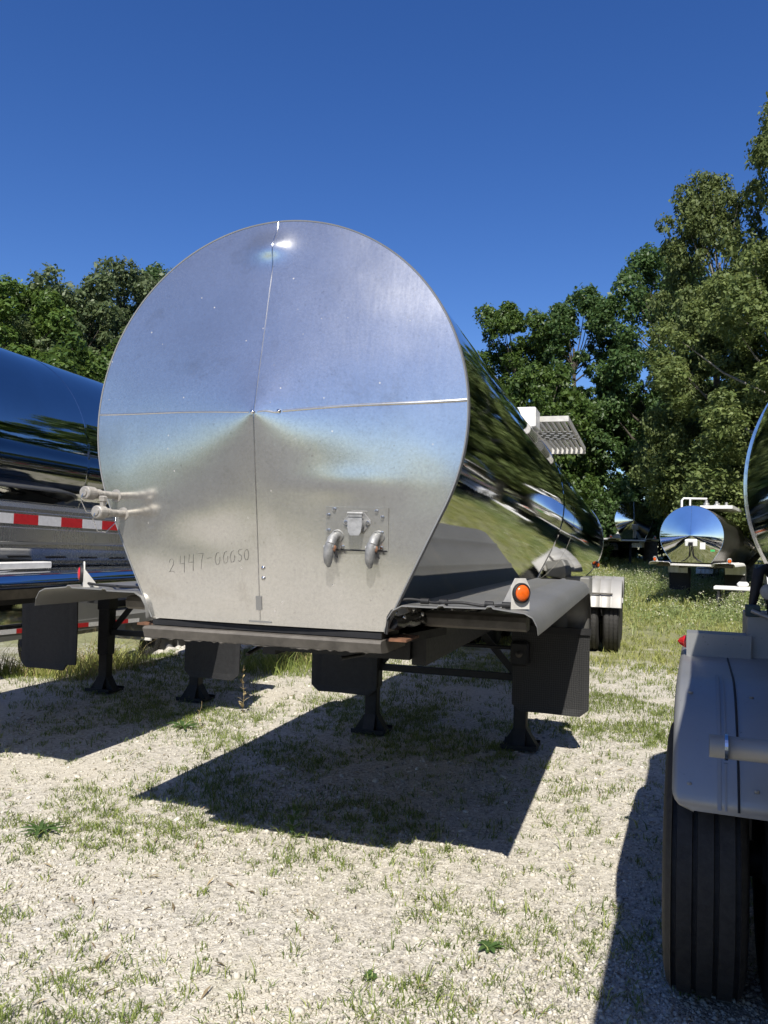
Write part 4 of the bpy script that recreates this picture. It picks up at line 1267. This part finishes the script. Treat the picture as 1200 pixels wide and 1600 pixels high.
# white cart beside the brown-sided trailer
cart = thing('cart', 'low white cart in the grass right of the brown-sided trailer', 'cart', (4.35, 21.2, 0.0), radians(-8))
mb = MB(); mb.box(-0.75, 0.75, -0.35, 0.35, 0.60, 0.70, bev=0.02); mb.build('deck', 'white_paint', cart)
mb = MB(); mb.box(-0.15, 0.15, -0.15, 0.15, 0.702, 0.84, bev=0.05); mb.build('lamp_box', 'white_paint', cart)
for sx in (-0.62, 0.62):
    for sy in (-0.28, 0.28):
        mb = MB(); mb.lathe([(-0.05, 0.0005), (-0.05, 0.2), (-0.03, 0.25), (0.03, 0.25), (0.05, 0.2), (0.05, 0.0005)], 18, Matrix.Translation((sx, sy, 0.25)), 'x'); mb.build('wheel', 'black_steel', cart)
        mb = MB(); mb.box(sx - 0.03, sx + 0.03, sy - 0.03, sy + 0.03, 0.3, 0.60); mb.build('leg', 'black_steel', cart)

# ------------------------------------------------------------------ trees
def leaf_quads(P, N, size, rs, aspect=0.55):
    """rhombic leaves at P facing about N"""
    n_ = len(P)
    N = N / (np.linalg.norm(N, axis=1, keepdims=True) + 1e-9)
    t = rs.normal(size=(n_, 3)); t -= (t * N).sum(1, keepdims=True) * N
    t /= np.linalg.norm(t, axis=1, keepdims=True) + 1e-9
    b_ = np.cross(N, t)
    L = size[:, None]
    a = P - t * L * 0.5; c = P + t * L * 0.5
    mid = P + N * L * 0.08
    l = mid + b_ * L * aspect * 0.5; r = mid - b_ * L * aspect * 0.5
    V = np.stack([a, l, c, r], 1).reshape(-1, 3)
    F = np.arange(4 * n_, dtype=np.int32).reshape(-1, 4)
    return V, F

def crown_points(seed, H, Rc, z0, nblob, nleaf, lsize, shape='round', hollow=0.55):
    """leaf cloud: many leafy puffs placed over an irregular crown; returns V, F and the puff centres"""
    rs = np.random.RandomState(seed)
    cen = []; rad = []
    k = 0
    while len(cen) < nblob and k < 20000:
        k += 1
        t = rs.rand() ** 0.85
        z = z0 + (H - z0) * t
        if shape == 'round': prof = sqrt(max(0.02, 1 - ((t - 0.42) / 0.62) ** 2))
        elif shape == 'tall': prof = sqrt(max(0.03, 1 - ((t - 0.36) / 0.67) ** 2)) * (0.9 + 0.1 * cos(t * 9))
        else: prof = sqrt(max(0.02, 1 - ((t - 0.2) / 0.83) ** 2))
        a = rs.rand() * 2 * pi
        lob = 0.78 + 0.22 * sin(a * 3 + seed) + 0.14 * sin(a * 5 + 2 * seed + z)
        r = Rc * prof * lob * (hollow + (1 - hollow) * sqrt(rs.rand()))
        c = np.array([r * cos(a), r * sin(a), z])
        br = Rc * rs.uniform(0.13, 0.27) * (1.0 - 0.35 * t)
        if any(np.linalg.norm(c - q) < 0.55 * (br + s_) * 0.8 for q, s_ in zip(cen, rad)): 
            if rs.rand() < 0.85: continue
        cen.append(c); rad.append(br)
    cen = np.array(cen); rad = np.array(rad)
    wgt = rad ** 2 / (rad ** 2).sum()
    ib = rs.choice(len(cen), nleaf, p=wgt)
    d = rs.normal(size=(nleaf, 3)); d[:, 2] += 0.25
    d /= np.linalg.norm(d, axis=1, keepdims=True)
    # second-level twig tufts break the puff outline
    tuft = rs.randint(0, 26, nleaf)
    tv = np.random.RandomState(seed + 1).normal(size=(len(cen), 26, 3)); tv[:, :, 2] += 0.2
    tv /= np.linalg.norm(tv, axis=2, keepdims=True)
    td = tv[ib, tuft]
    use = rs.rand(nleaf) < 0.75
    tr_ = np.random.RandomState(seed + 2).uniform(0.75, 1.25, (len(cen), 26))[ib, tuft]
    rr = rad[ib] * np.where(use, tr_ * rs.uniform(0.6, 1.05, nleaf), rs.uniform(0.4, 1.0, nleaf))
    dirs = np.where(use[:, None], td + rs.normal(size=(nleaf, 3)) * 0.22, d)
    dirs /= np.linalg.norm(dirs, axis=1, keepdims=True)
    P = cen[ib] + dirs * rr[:, None] * np.array([1, 1, 0.82])
    N = dirs * 0.6 + np.array([0, 0, 0.55]) + rs.normal(size=(nleaf, 3)) * 0.55
    size = lsize * rs.lognormal(-0.12, 0.38, nleaf).clip(0.4, 1.9)
    V, F = leaf_quads(P, N, size, rs)
    return V, F, cen, rad

def trunk_mesh(seed, H, cen, r0):
    rs = random.Random(seed)
    mb = MB()
    top = H * 0.8
    pts = []; rr = []
    for k in range(9):
        t = k / 8
        pts.append((0.25 * sin(t * 3 + seed), 0.25 * sin(t * 2.3 + 2 * seed), -0.2 + (top + 0.2) * t)); rr.append(r0 * (1.25 if k == 0 else 1.0) * (1 - 0.85 * t) + 0.02)
    mb.tube(pts, rr, 9)
    idx = list(range(len(cen))); rs.shuffle(idx)
    for i in idx[:26]:
        c = cen[i]
        zb = max(0.8, min(top * 0.9, c[2] - 0.55 * hypot(c[0], c[1]) - 0.4))
        t = (zb + 0.2) / (top + 0.2)
        b0 = (0.25 * sin(t * 3 + seed), 0.25 * sin(t * 2.3 + 2 * seed), zb)
        m_ = ((b0[0] * 0.45 + c[0] * 0.55), (b0[1] * 0.45 + c[1] * 0.55), zb * 0.55 + c[2] * 0.45)
        r1 = r0 * (1 - 0.8 * t) * 0.5
        mb.tube([b0, m_, tuple(c)], [r1, r1 * 0.6, 0.015], 6)
    return mb

TREE_KINDS = {}
def tree_kind(key, seed, H, Rc, z0, nblob, nleaf, lsize, shape, leaf, bark='bark'):
    V, F, cen, rad = crown_points(seed, H, Rc, z0, nblob, nleaf, lsize, shape)
    tmp = np_mesh('crown', V, F, leaf); me_c = tmp.data; bpy.data.objects.remove(tmp)
    tb = trunk_mesh(seed, H, cen, 0.02 * H + 0.05).build('trunk', bark); me_t = tb.data; bpy.data.objects.remove(tb)
    TREE_KINDS[key] = (H, Rc, me_c, me_t)
def plant_tree(key, x, y, H, width, rz, label, group):
    h0, r0, mc, mt = TREE_KINDS[key]
    t = thing('broadleaf_tree', label, 'tree', (x, y, gz1(x, y) - 0.05), rz, group)
    s = H / h0; sw = width / (2 * r0)
    t.scale = (sw, sw, s)
    for nm, me in (('crown', mc), ('trunk', mt)):
        o = bpy.data.objects.new(nm, me); COL.objects.link(o); o.parent = t
    return t
tree_kind('dark', 21, 15.0, 4.6, 1.6, 110, 62000, 0.21, 'tall', 'leaf_dark')
tree_kind('mid', 34, 14.0, 4.4, 1.2, 100, 58000, 0.20, 'round', 'leaf_mid')
tree_kind('olive', 55, 16.0, 4.8, 3.0, 125, 66000, 0.19, 'tall', 'leaf_olive', 'pale_bark')
tree_kind('grey', 63, 13.0, 4.6, 0.6, 100, 58000, 0.19, 'low', 'leaf_grey')
tree_kind('bush', 77, 8.0, 4.2, 0.2, 80, 40000, 0.19, 'low', 'leaf_mid')
GL, GR_ = 'trees left of the middle tank', 'trees right of the middle tank'
TREES = [
 ('mid', -25.9, 25.3, 13.6, 9.0, 0.3, 'bright green broadleaf tree cut by the left picture edge', GL),
 ('dark', -28.5, 31.2, 14.2, 9.5, 1.1, 'dark tree standing back in the dip of the left treetop line', GL),
 ('grey', -24.0, 27.6, 13.9, 9.6, 2.0, 'grey-green dense tree in the middle of the left tree line', GL),
 ('grey', -22.9, 30.6, 15.2, 9.0, 4.1, 'tall grey-green tree close left of the tank end', GL),
 ('dark', -23.6, 34.3, 16.2, 8.5, 5.0, 'dark narrow treetop touching the tank end, highest on the left', GL),
 ('bush', -17.6, 20.8, 8.9, 8.6, 0.7, 'low light green bushy tree above the left trailer', GL),
 ('mid', -22.0, 37.0, 15.5, 10, 0.2, 'green tree hidden behind the big tank end', None),
 ('dark', -15.5, 43.0, 13.5, 11, 2.2, 'dark tree hidden behind the middle of the big tank', None),
 ('dark', -10.6, 46.5, 12.8, 10, 3.0, 'dark tree low behind the big tank crown', GR_),
 ('mid', -5.3, 42.6, 14.8, 8.0, 1.6, 'forked green tree first to the right of the big tank', GR_),
 ('bush', -3.6, 38.3, 10.0, 8.0, 2.6, 'lower green tree above the white work platform', GR_),
 ('dark', -2.0, 43.0, 15.2, 8.6, 0.9, 'dark green tree next right of the forked tree', GR_),
 ('dark', 2.4, 42.5, 17.2, 8.6, 3.9, 'dark tree directly above the farthest trailer, beside the olive trees', GR_),
 ('olive', 5.4, 31.0, 12.6, 7.6, 2.4, 'low olive tree with long sunlit boughs over the brown-sided trailer', GR_),
 ('olive', 4.4, 32.4, 16.8, 6.6, 0.5, 'tall olive-green tree with a rounded top right of centre', GR_),
 ('olive', 6.2, 27.0, 12.5, 7.6, 4.4, 'olive tree reaching down behind the near right tank', GR_),
 ('olive', 7.7, 29.4, 19.5, 8.2, 5.6, 'tallest olive tree, cut by the right picture edge', GR_),
 ('dark', 10.5, 26.0, 18.0, 10, 1.2, 'dark tall tree just outside the right picture edge', None),
]
for tdef in TREES: plant_tree(*tdef)

# woodland that closes the view between the trunks, and the woods mirrored in the polished tanks
def wood_mass(name, spots, nleaf_each, lsize, leaf, label):
    Vs, Fs = [], []; o = 0
    for i, (x, y, H, R) in enumerate(spots):
        V, F, c, r = crown_points(200 + i % 7, H, R, 0.1, 44, nleaf_each, lsize, ('tall', 'round', 'low')[i % 3], 0.35)
        V = V + np.array([x, y, gz1(x, y)])
        Vs.append(V); Fs.append(F + o); o += len(V)
    ob = np_mesh(name, np.concatenate(Vs), np.concatenate(Fs), leaf)
    return kind(ob, 'stuff', label, 'woodland')
back = []
rs = random.Random(4)
for k in range(15):
    t = k / 14
    back.append((-16 + 30 * t + rs.uniform(-1, 1), 49 - 10 * max(0, t - 0.5) + rs.uniform(-1.5, 1.5) - 8 * max(0, t - .75), rs.uniform(9, 12), 3.8))
for k in range(7):
    back.append((-34 + 2.4 * k, 28 + 2.6 * k + rs.uniform(-1, 1), rs.uniform(8, 10.5), 3.6))
wood_mass('woodland_backdrop', back, 7000, 0.40, 'leaf_dark', 'dark mass of woodland filling the gaps between the far trees')
side = []
for k in range(13):
    side.append((13.5 + rs.uniform(-1.5, 3), 24 - 4.4 * k, rs.uniform(12, 17), 4.6))
for k in range(10):
    side.append((45 - 17 * k, -100 + rs.uniform(-3, 3) + 1.5 * k, rs.uniform(6, 8), 8.5))
for k in range(6):
    side.append((-40, -22 + 9 * k, rs.uniform(9, 12), 5.0))
wood_mass('woodland_surround', side, 5500, 0.52, 'leaf_mid', 'woodland around the yard, seen mirrored in the polished tanks')

# ------------------------------------------------------------------ pebbles, grass, weeds
C0 = np.array([CAM_LOC.x, CAM_LOC.y])
fw = np.array([-sin(YAW), cos(YAW)]); rt = np.array([cos(YAW), sin(YAW)])
def in_view(x, y, margin=0.35):
    dx, dy = x - C0[0], y - C0[1]
    D = dx * fw[0] + dy * fw[1]; Xr = dx * rt[0] + dy * rt[1]
    return (D > 1.9) & (np.abs(Xr) < D * 0.5 + margin), D
def sample(n_, x0, x1, y0, y1, seed):
    r_ = np.random.RandomState(seed)
    x = r_.uniform(x0, x1, n_); y = r_.uniform(y0, y1, n_)
    return x, y, r_
def turf(x, y):
    """0..1: how much grass grows here"""
    p = fbm(vn2, x, y, 0.85)
    patch = ss(0.46, 0.66, p)
    far = ss(4.5, 13.0, y)
    left = ss(-2.2, -4.2, x) * ss(2.5, 5.5, y) * 0.6
    lane = np.exp(-((x - 1.9) / 1.6) ** 2) * ss(1.0, 4.5, y) * 0.6
    return np.clip(0.10 + 0.55 * patch * (0.5 + far) + 0.75 * far + left + lane * patch * 1.5, 0, 1)

# pebbles
icv = []
ph = (1 + 5 ** 0.5) / 2
for a in (-1, 1):
    for b_ in (-ph, ph):
        icv += [(0, a, b_), (a, b_, 0), (b_, 0, a)]
icv = np.array(icv) / sqrt(1 + ph * ph)
from itertools import combinations
def hull_faces(P):
    fs = []
    for i, j, k in combinations(range(len(P)), 3):
        nrm = np.cross(P[j] - P[i], P[k] - P[i])
        if np.linalg.norm(nrm) < 1e-6: continue
        sd_ = (P - P[i]) @ nrm
        if np.all(sd_ < 1e-6): fs.append((i, j, k))
        elif np.all(sd_ > -1e-6): fs.append((i, k, j))
    return np.array(fs)
icf = hull_faces(icv)
octv = np.array([(1, 0, 0), (-1, 0, 0), (0, 1, 0), (0, -1, 0), (0, 0, 1), (0, 0, -1)], float)
octf = hull_faces(octv)
def pebbles(x, y, size, seed, base, faces):
    r_ = np.random.RandomState(seed); n_ = len(x)
    nb = len(base)
    sc = size[:, None] * r_.uniform(0.6, 1.3, (n_, 3)) * np.array([1, 1, 0.62])
    V = base[None] * (1 + r_.uniform(-0.22, 0.22, (n_, nb, 1)))
    V = V * sc[:, None, :]
    a = r_.uniform(0, 2 * pi, n_); tl = r_.uniform(-0.5, 0.5, n_)
    ca, sa = np.cos(a)[:, None], np.sin(a)[:, None]; ct, st = np.cos(tl)[:, None], np.sin(tl)[:, None]
    X, Yv, Z = V[..., 0], V[..., 1], V[..., 2]
    Yv, Z = Yv * ct - Z * st, Yv * st + Z * ct
    X, Yv = X * ca - Yv * sa, X * sa + Yv * ca
    z = gz(x, y)
    V = np.stack([X + x[:, None], Yv + y[:, None], Z + z[:, None] + size[:, None] * 0.12], -1)
    F = faces[None] + (np.arange(n_) * nb)[:, None, None]
    return V.reshape(-1, 3), F.reshape(-1, 3)
x, y, r_ = sample(330000, -4.0, 2.4, -1.4, 5.5, 31)
iv, D = in_view(x, y)
dens = np.clip(1.35 - D / 5.2, 0.06, 1) * (0.35 + 0.65 * ss(0.40, 0.60, fbm(vn3, x, y, 0.8)))
kp = iv & (r_.rand(len(x)) < dens)
x, y = x[kp], y[kp]
size = 0.0045 + 0.011 * r_.rand(len(x)) ** 2.6
V, F = pebbles(x, y, size, 5, octv, octf)
kind(np_mesh('gravel', V, F, 'pebble', nside=3), 'stuff', 'pale crushed stone gravel strewn over the yard', 'gravel')
x, y, r_ = sample(2600, -4.0, 2.4, -1.4, 5.5, 32)
iv, D = in_view(x, y); x, y = x[iv], y[iv]
size = 0.011 + 0.014 * r_.rand(len(x)) ** 3
V, F = pebbles(x, y, size, 6, icv, icf)
kind(np_mesh('gravel_stones', V, F, 'pebble', nside=3), 'stuff', 'larger pale stones among the gravel', 'gravel')
# pale rubble along the edge of the drop behind the left trailer
r_ = np.random.RandomState(8)
t = r_.rand(420); x = -6.3 + 3.2 * t + r_.normal(size=420) * 0.16; y = 6.35 + 2.2 * t + r_.normal(size=420) * 0.28
V, F = pebbles(x, y, 0.035 + 0.075 * r_.rand(420) ** 2, 7, icv, icf)
kind(np_mesh('rubble', V, F, 'rock', nside=3), 'stuff', 'pale broken stone rubble behind the left landing legs', 'rubble')

def blades(x, y, h, wd, seed, lean=0.5, mat='grass_blade', name='grass', label='', base_z=None):
    r_ = np.random.RandomState(seed); n_ = len(x)
    a = r_.uniform(0, 2 * pi, n_); ln = h * lean * r_.uniform(0.2, 1.3, n_)
    dx, dy = np.cos(a), np.sin(a)
    f = r_.uniform(0, 2 * pi, n_); sx, sy = np.cos(f) * wd * 0.5, np.sin(f) * wd * 0.5
    z = gz(x, y) if base_z is None else base_z
    B = lambda t: (x + dx * ln * t ** 2, y + dy * ln * t ** 2, z + h * (t - 0.18 * t * t * lean))
    x0, y0, z0 = B(0.0); x1, y1, z1 = B(0.55); x2, y2, z2 = B(1.0)
    V = np.stack([np.stack([x0 - sx, y0 - sy, z0 - 0.01], -1), np.stack([x0 + sx, y0 + sy, z0 - 0.01], -1),
                  np.stack([x1 + sx * 0.8, y1 + sy * 0.8, z1], -1), np.stack([x1 - sx * 0.8, y1 - sy * 0.8, z1], -1),
                  np.stack([x2, y2, z2], -1)], 1)
    o = (np.arange(n_) * 5)[:, None]
    F = np.concatenate([o + np.array([[0, 1, 2]]), o + np.array([[0, 2, 3]]), o + np.array([[3, 2, 4]])], 1).reshape(-1, 3)
    ob = np_mesh(name, V.reshape(-1, 3), F, mat, nside=3)
    return kind(ob, 'stuff', label, 'grass')
def tufts(n_, box, seed, per, spread, hmin, hmax, wd, name, label, mat, dfun, lean=0.7):
    x, y, r_ = sample(n_, *box, seed)
    iv, D = in_view(x, y, 0.6)
    kp = iv & (r_.rand(n_) < dfun(x, y))
    x, y = x[kp], y[kp]; m_ = len(x)
    hs = r_.uniform(hmin, hmax, m_) * (0.6 + 0.8 * r_.rand(m_))
    X = np.repeat(x, per) + r_.normal(size=m_ * per) * spread
    Y = np.repeat(y, per) + r_.normal(size=m_ * per) * spread
    Hh = np.repeat(hs, per) * r_.uniform(0.5, 1.2, m_ * per)
    return blades(X, Y, Hh, wd * r_.uniform(0.6, 1.4, m_ * per), seed + 1, lean, mat, name, label)
# sparse tufts in the gravel in front
tufts(14500, (-4.5, 2.6, -1.5, 4.8), 41, 10, 0.019, 0.020, 0.062, 0.0050, 'grass', 'sparse short grass tufts coming up through the gravel', 'grass_blade',
      lambda x, y: np.clip(0.10 + 0.95 * ss(0.42, 0.66, fbm(vn2, x, y, 0.9)) * (0.55 + 0.6 * vn3(x * 3, y * 3)), 0, 1), 1.35)
# straw, twigs and leaf bits lying about
x, y, r_ = sample(5200, -4.2, 2.6, -1.4, 6.0, 81)
iv, D = in_view(x, y); kp = iv & (r_.rand(len(x)) < 0.25 + 0.75 * ss(0.45, 0.62, fbm(vn1, x, y, 1.1))); x, y = x[kp], y[kp]
P = np.stack([x, y, gz(x, y) + 0.010], -1)
V, F = leaf_quads(P, r_.normal(size=(len(x), 3)) * 0.25 + np.array([0, 0, 1.0]), r_.lognormal(-3.6, 0.5, len(x)).clip(0.010, 0.08), r_, 0.16)
kind(np_mesh('litter', V, F, 'straw'), 'stuff', 'bits of dry straw and twig lying on the gravel', 'litter')
# mat of grass in patches
tufts(30000, (-7, 5.5, 1.2, 9.0), 43, 9, 0.035, 0.03, 0.075, 0.0065, 'grass_patches', 'patchy green grass beside and under the trailers', 'grass_blade', lambda x, y: turf(x, y) ** 1.3 * 0.9, 0.9)
tufts(15000, (-9, 9, 8.0, 21.0), 45, 8, 0.06, 0.04, 0.12, 0.012, 'meadow_grass', 'yellow-green meadow grass behind the trailers', 'meadow_blade', lambda x, y: np.clip(0.15 + 0.85 * ss(0.36, 0.60, fbm(vn3, x, y, 0.6)) + ss(13, 18, y), 0, 1), 0.9)
tufts(9000, (-22, 16, 20.0, 46.0), 47, 7, 0.14, 0.12, 0.32, 0.032, 'far_grass', 'rough grass running back to the trees', 'meadow_blade', lambda x, y: 0 * x + 0.9, 0.7)
# tall flowering weeds in front of the far trailers
def weeds(n_, box, seed, hmin, hmax, dfun, wd=0.012):
    x, y, r_ = sample(n_, *box, seed)
    iv, D = in_view(x, y, 0.8)
    kp = iv & (r_.rand(n_) < dfun(x, y)); x, y = x[kp], y[kp]; m_ = len(x)
    h = r_.uniform(hmin, hmax, m_)
    per = 5
    X = np.repeat(x, per) + r_.normal(size=m_ * per) * 0.07; Y = np.repeat(y, per) + r_.normal(size=m_ * per) * 0.07
    blades(X, Y, np.repeat(h, per) * r_.uniform(0.6, 1.05, m_ * per), wd, seed + 1, 0.5, 'weed_pale', 'weed_stems', 'tall weed stems in the grass by the far trailers')
    q = 11
    P = np.stack([np.repeat(x, q) + r_.normal(size=m_ * q) * 0.12, np.repeat(y, q) + r_.normal(size=m_ * q) * 0.12, gz(np.repeat(x, q), np.repeat(y, q)) + np.repeat(h, q) * r_.uniform(0.25, 0.95, m_ * q)], -1)
    V, F = leaf_quads(P, r_.normal(size=(m_ * q, 3)) + np.array([0, 0, 0.6]), r_.uniform(0.04, 0.10, m_ * q), r_, 0.4)
    kind(np_mesh('weed_leaves', V, F, 'weed_pale'), 'stuff', 'leaves of the tall weeds by the far trailers', 'weeds')
    q = 4
    P = np.stack([np.repeat(x, q) + r_.normal(size=m_ * q) * 0.12, np.repeat(y, q) + r_.normal(size=m_ * q) * 0.12, gz(np.repeat(x, q), np.repeat(y, q)) + np.repeat(h, q) * r_.uniform(0.75, 1.1, m_ * q)], -1)
    V, F = leaf_quads(P, r_.normal(size=(m_ * q, 3)) * 0.5 + np.array([0, 0, 1.0]), r_.uniform(0.022, 0.05, m_ * q), r_, 0.9)
    kind(np_mesh('weed_flowers', V, F, 'flower_white'), 'stuff', 'small whitish flower heads on the tall weeds', 'weeds')
weeds(5200, (-2, 9, 13.0, 34.0), 61, 0.16, 0.55, lambda x, y: np.clip(0.06 + 1.2 * ss(15, 20, y) * ss(0.35, 0.6, fbm(vn3, x, y, 0.4)), 0, 1))
# tall grass by the drop on the left
def tallgrass(n_, box, seed, hmin, hmax, mat, name, label):
    x, y, r_ = sample(n_, *box, seed)
    cl = vn1(x * 4, y * 4)
    blades(x, y, (hmin + (hmax - hmin) * r_.rand(n_) ** 1.8) * (0.55 + 0.7 * cl), 0.007 * r_.uniform(0.6, 1.8, n_), seed + 1, 1.1, mat, name, label)
tallgrass(2600, (-6.2, -4.55, 4.4, 5.9), 71, 0.15, 0.50, 'meadow_blade', 'tall_grass', 'tall yellow-green grass behind the left mud flap')
tallgrass(420, (-6.2, -4.4, 4.4, 5.9), 73, 0.35, 0.72, 'dry_stalk', 'dry_grass', 'dry grass stalks behind the left mud flap')
tallgrass(1500, (-3.3, -1.9, 5.8, 7.6), 75, 0.12, 0.42, 'grass_blade', 'tall_grass', 'tall grass clump between the two left mud flaps of the yard')
tallgrass(110, (-3.0, -2.3, 6.3, 7.2), 77, 0.35, 0.62, 'dry_stalk', 'dry_grass', 'dry stalks in the clump behind the front beam')

# single weeds one can point at
def rosette(name, label, loc, nl, L, wd, up, seed, mat='weed_leaf'):
    r_ = random.Random(seed); t = thing(name, label, 'weed', (loc[0], loc[1], gz1(loc[0], loc[1]) + 0.002))
    for k in range(nl):
        a = 2 * pi * k / nl + r_.uniform(-0.25, 0.25); l = L * r_.uniform(0.7, 1.1); e = up * r_.uniform(0.4, 1.3)
        mb = MB(); d = Vector((cos(a), sin(a), 0)); s = Vector((-sin(a), cos(a), 0)); rows = []
        for j in range(7):
            q = j / 6; w_ = wd * sin(pi * min(1, 0.12 + q * 0.88)) ** 0.8 * 0.5 + 0.001
            c = d * (l * q) + Vector((0, 0, l * e * (q - 0.75 * q * q) + 0.006))
            rows.append([c - s * w_ + Vector((0, 0, w_ * 0.4)), c, c + s * w_ + Vector((0, 0, w_ * 0.4))])
        mb.sheet(rows, smooth=True)
        mb.build('leaf', mat, t)
    return t
rosette('rosette_weed', 'flat dark green rosette weed in the gravel at the left', (-1.59, 0.52), 15, 0.15, 0.018, 0.5, 1)
rosette('rosette_weed', 'small broad-leaved weed in the gravel left of the right-hand shadow', (1.01, 0.17), 8, 0.065, 0.022, 0.5, 2)
rosette('rosette_weed', 'leafy rosette at the edge of the left trailer shadow', (-2.22, 2.98), 12, 0.17, 0.024, 0.6, 3)
rosette('rosette_weed', 'tiny dark-leaved weed at the bottom of the picture near its middle', (0.62, -0.22), 7, 0.04, 0.016, 0.6, 4)
def tall_weed(label, loc, H, seed, nl=12, ll=0.055, mat='weed_leaf', leaf_up=0.9):
    r_ = random.Random(seed); t = thing('tall_weed', label, 'weed', (loc[0], loc[1], gz1(loc[0], loc[1]) - 0.005))
    mb = MB(); st = [(0.012 * sin(k * 0.9 + seed), 0.012 * cos(k * 0.7), H * k / 8) for k in range(9)]
    mb.tube(st, [0.003 - 0.0002 * k for k in range(9)], 6); mb.build('stem', mat, t)
    for k in range(nl):
        q = 0.12 + 0.86 * k / nl; a = k * 2.4 + r_.uniform(-0.4, 0.4); l = ll * (1.1 - 0.5 * q) * r_.uniform(0.8, 1.2)
        b0 = Vector(st[min(8, int(q * 8))]); d = Vector((cos(a), sin(a), leaf_up)).normalized(); s = Vector((-sin(a), cos(a), 0)); mb = MB(); rows = []
        for j in range(5):
            f_ = j / 4; w_ = l * 0.17 * sin(pi * min(1, 0.1 + 0.9 * f_)) + 0.0006
            c = b0 + d * (l * f_) + Vector((0, 0, -0.35 * l * f_ * f_)); rows.append([c - s * w_, c + s * w_])
        mb.sheet(rows, smooth=True); mb.build('leaf', mat, t)
    return t
tall_weed('upright leafy weed standing at the front edge of the big shadow', (-0.255, 0.99), 0.21, 3, 16, 0.085)
tall_weed('thin dry branching weed in front of the half-lit mud flap', (-2.05, 3.75), 0.46, 5, 14, 0.10, 'dry_stalk', 1.2)
tall_weed('thin pale stalk at the edge of the left trailer shadow', (-2.10, 3.05), 0.24, 8, 6, 0.05, 'dry_stalk', 1.5)
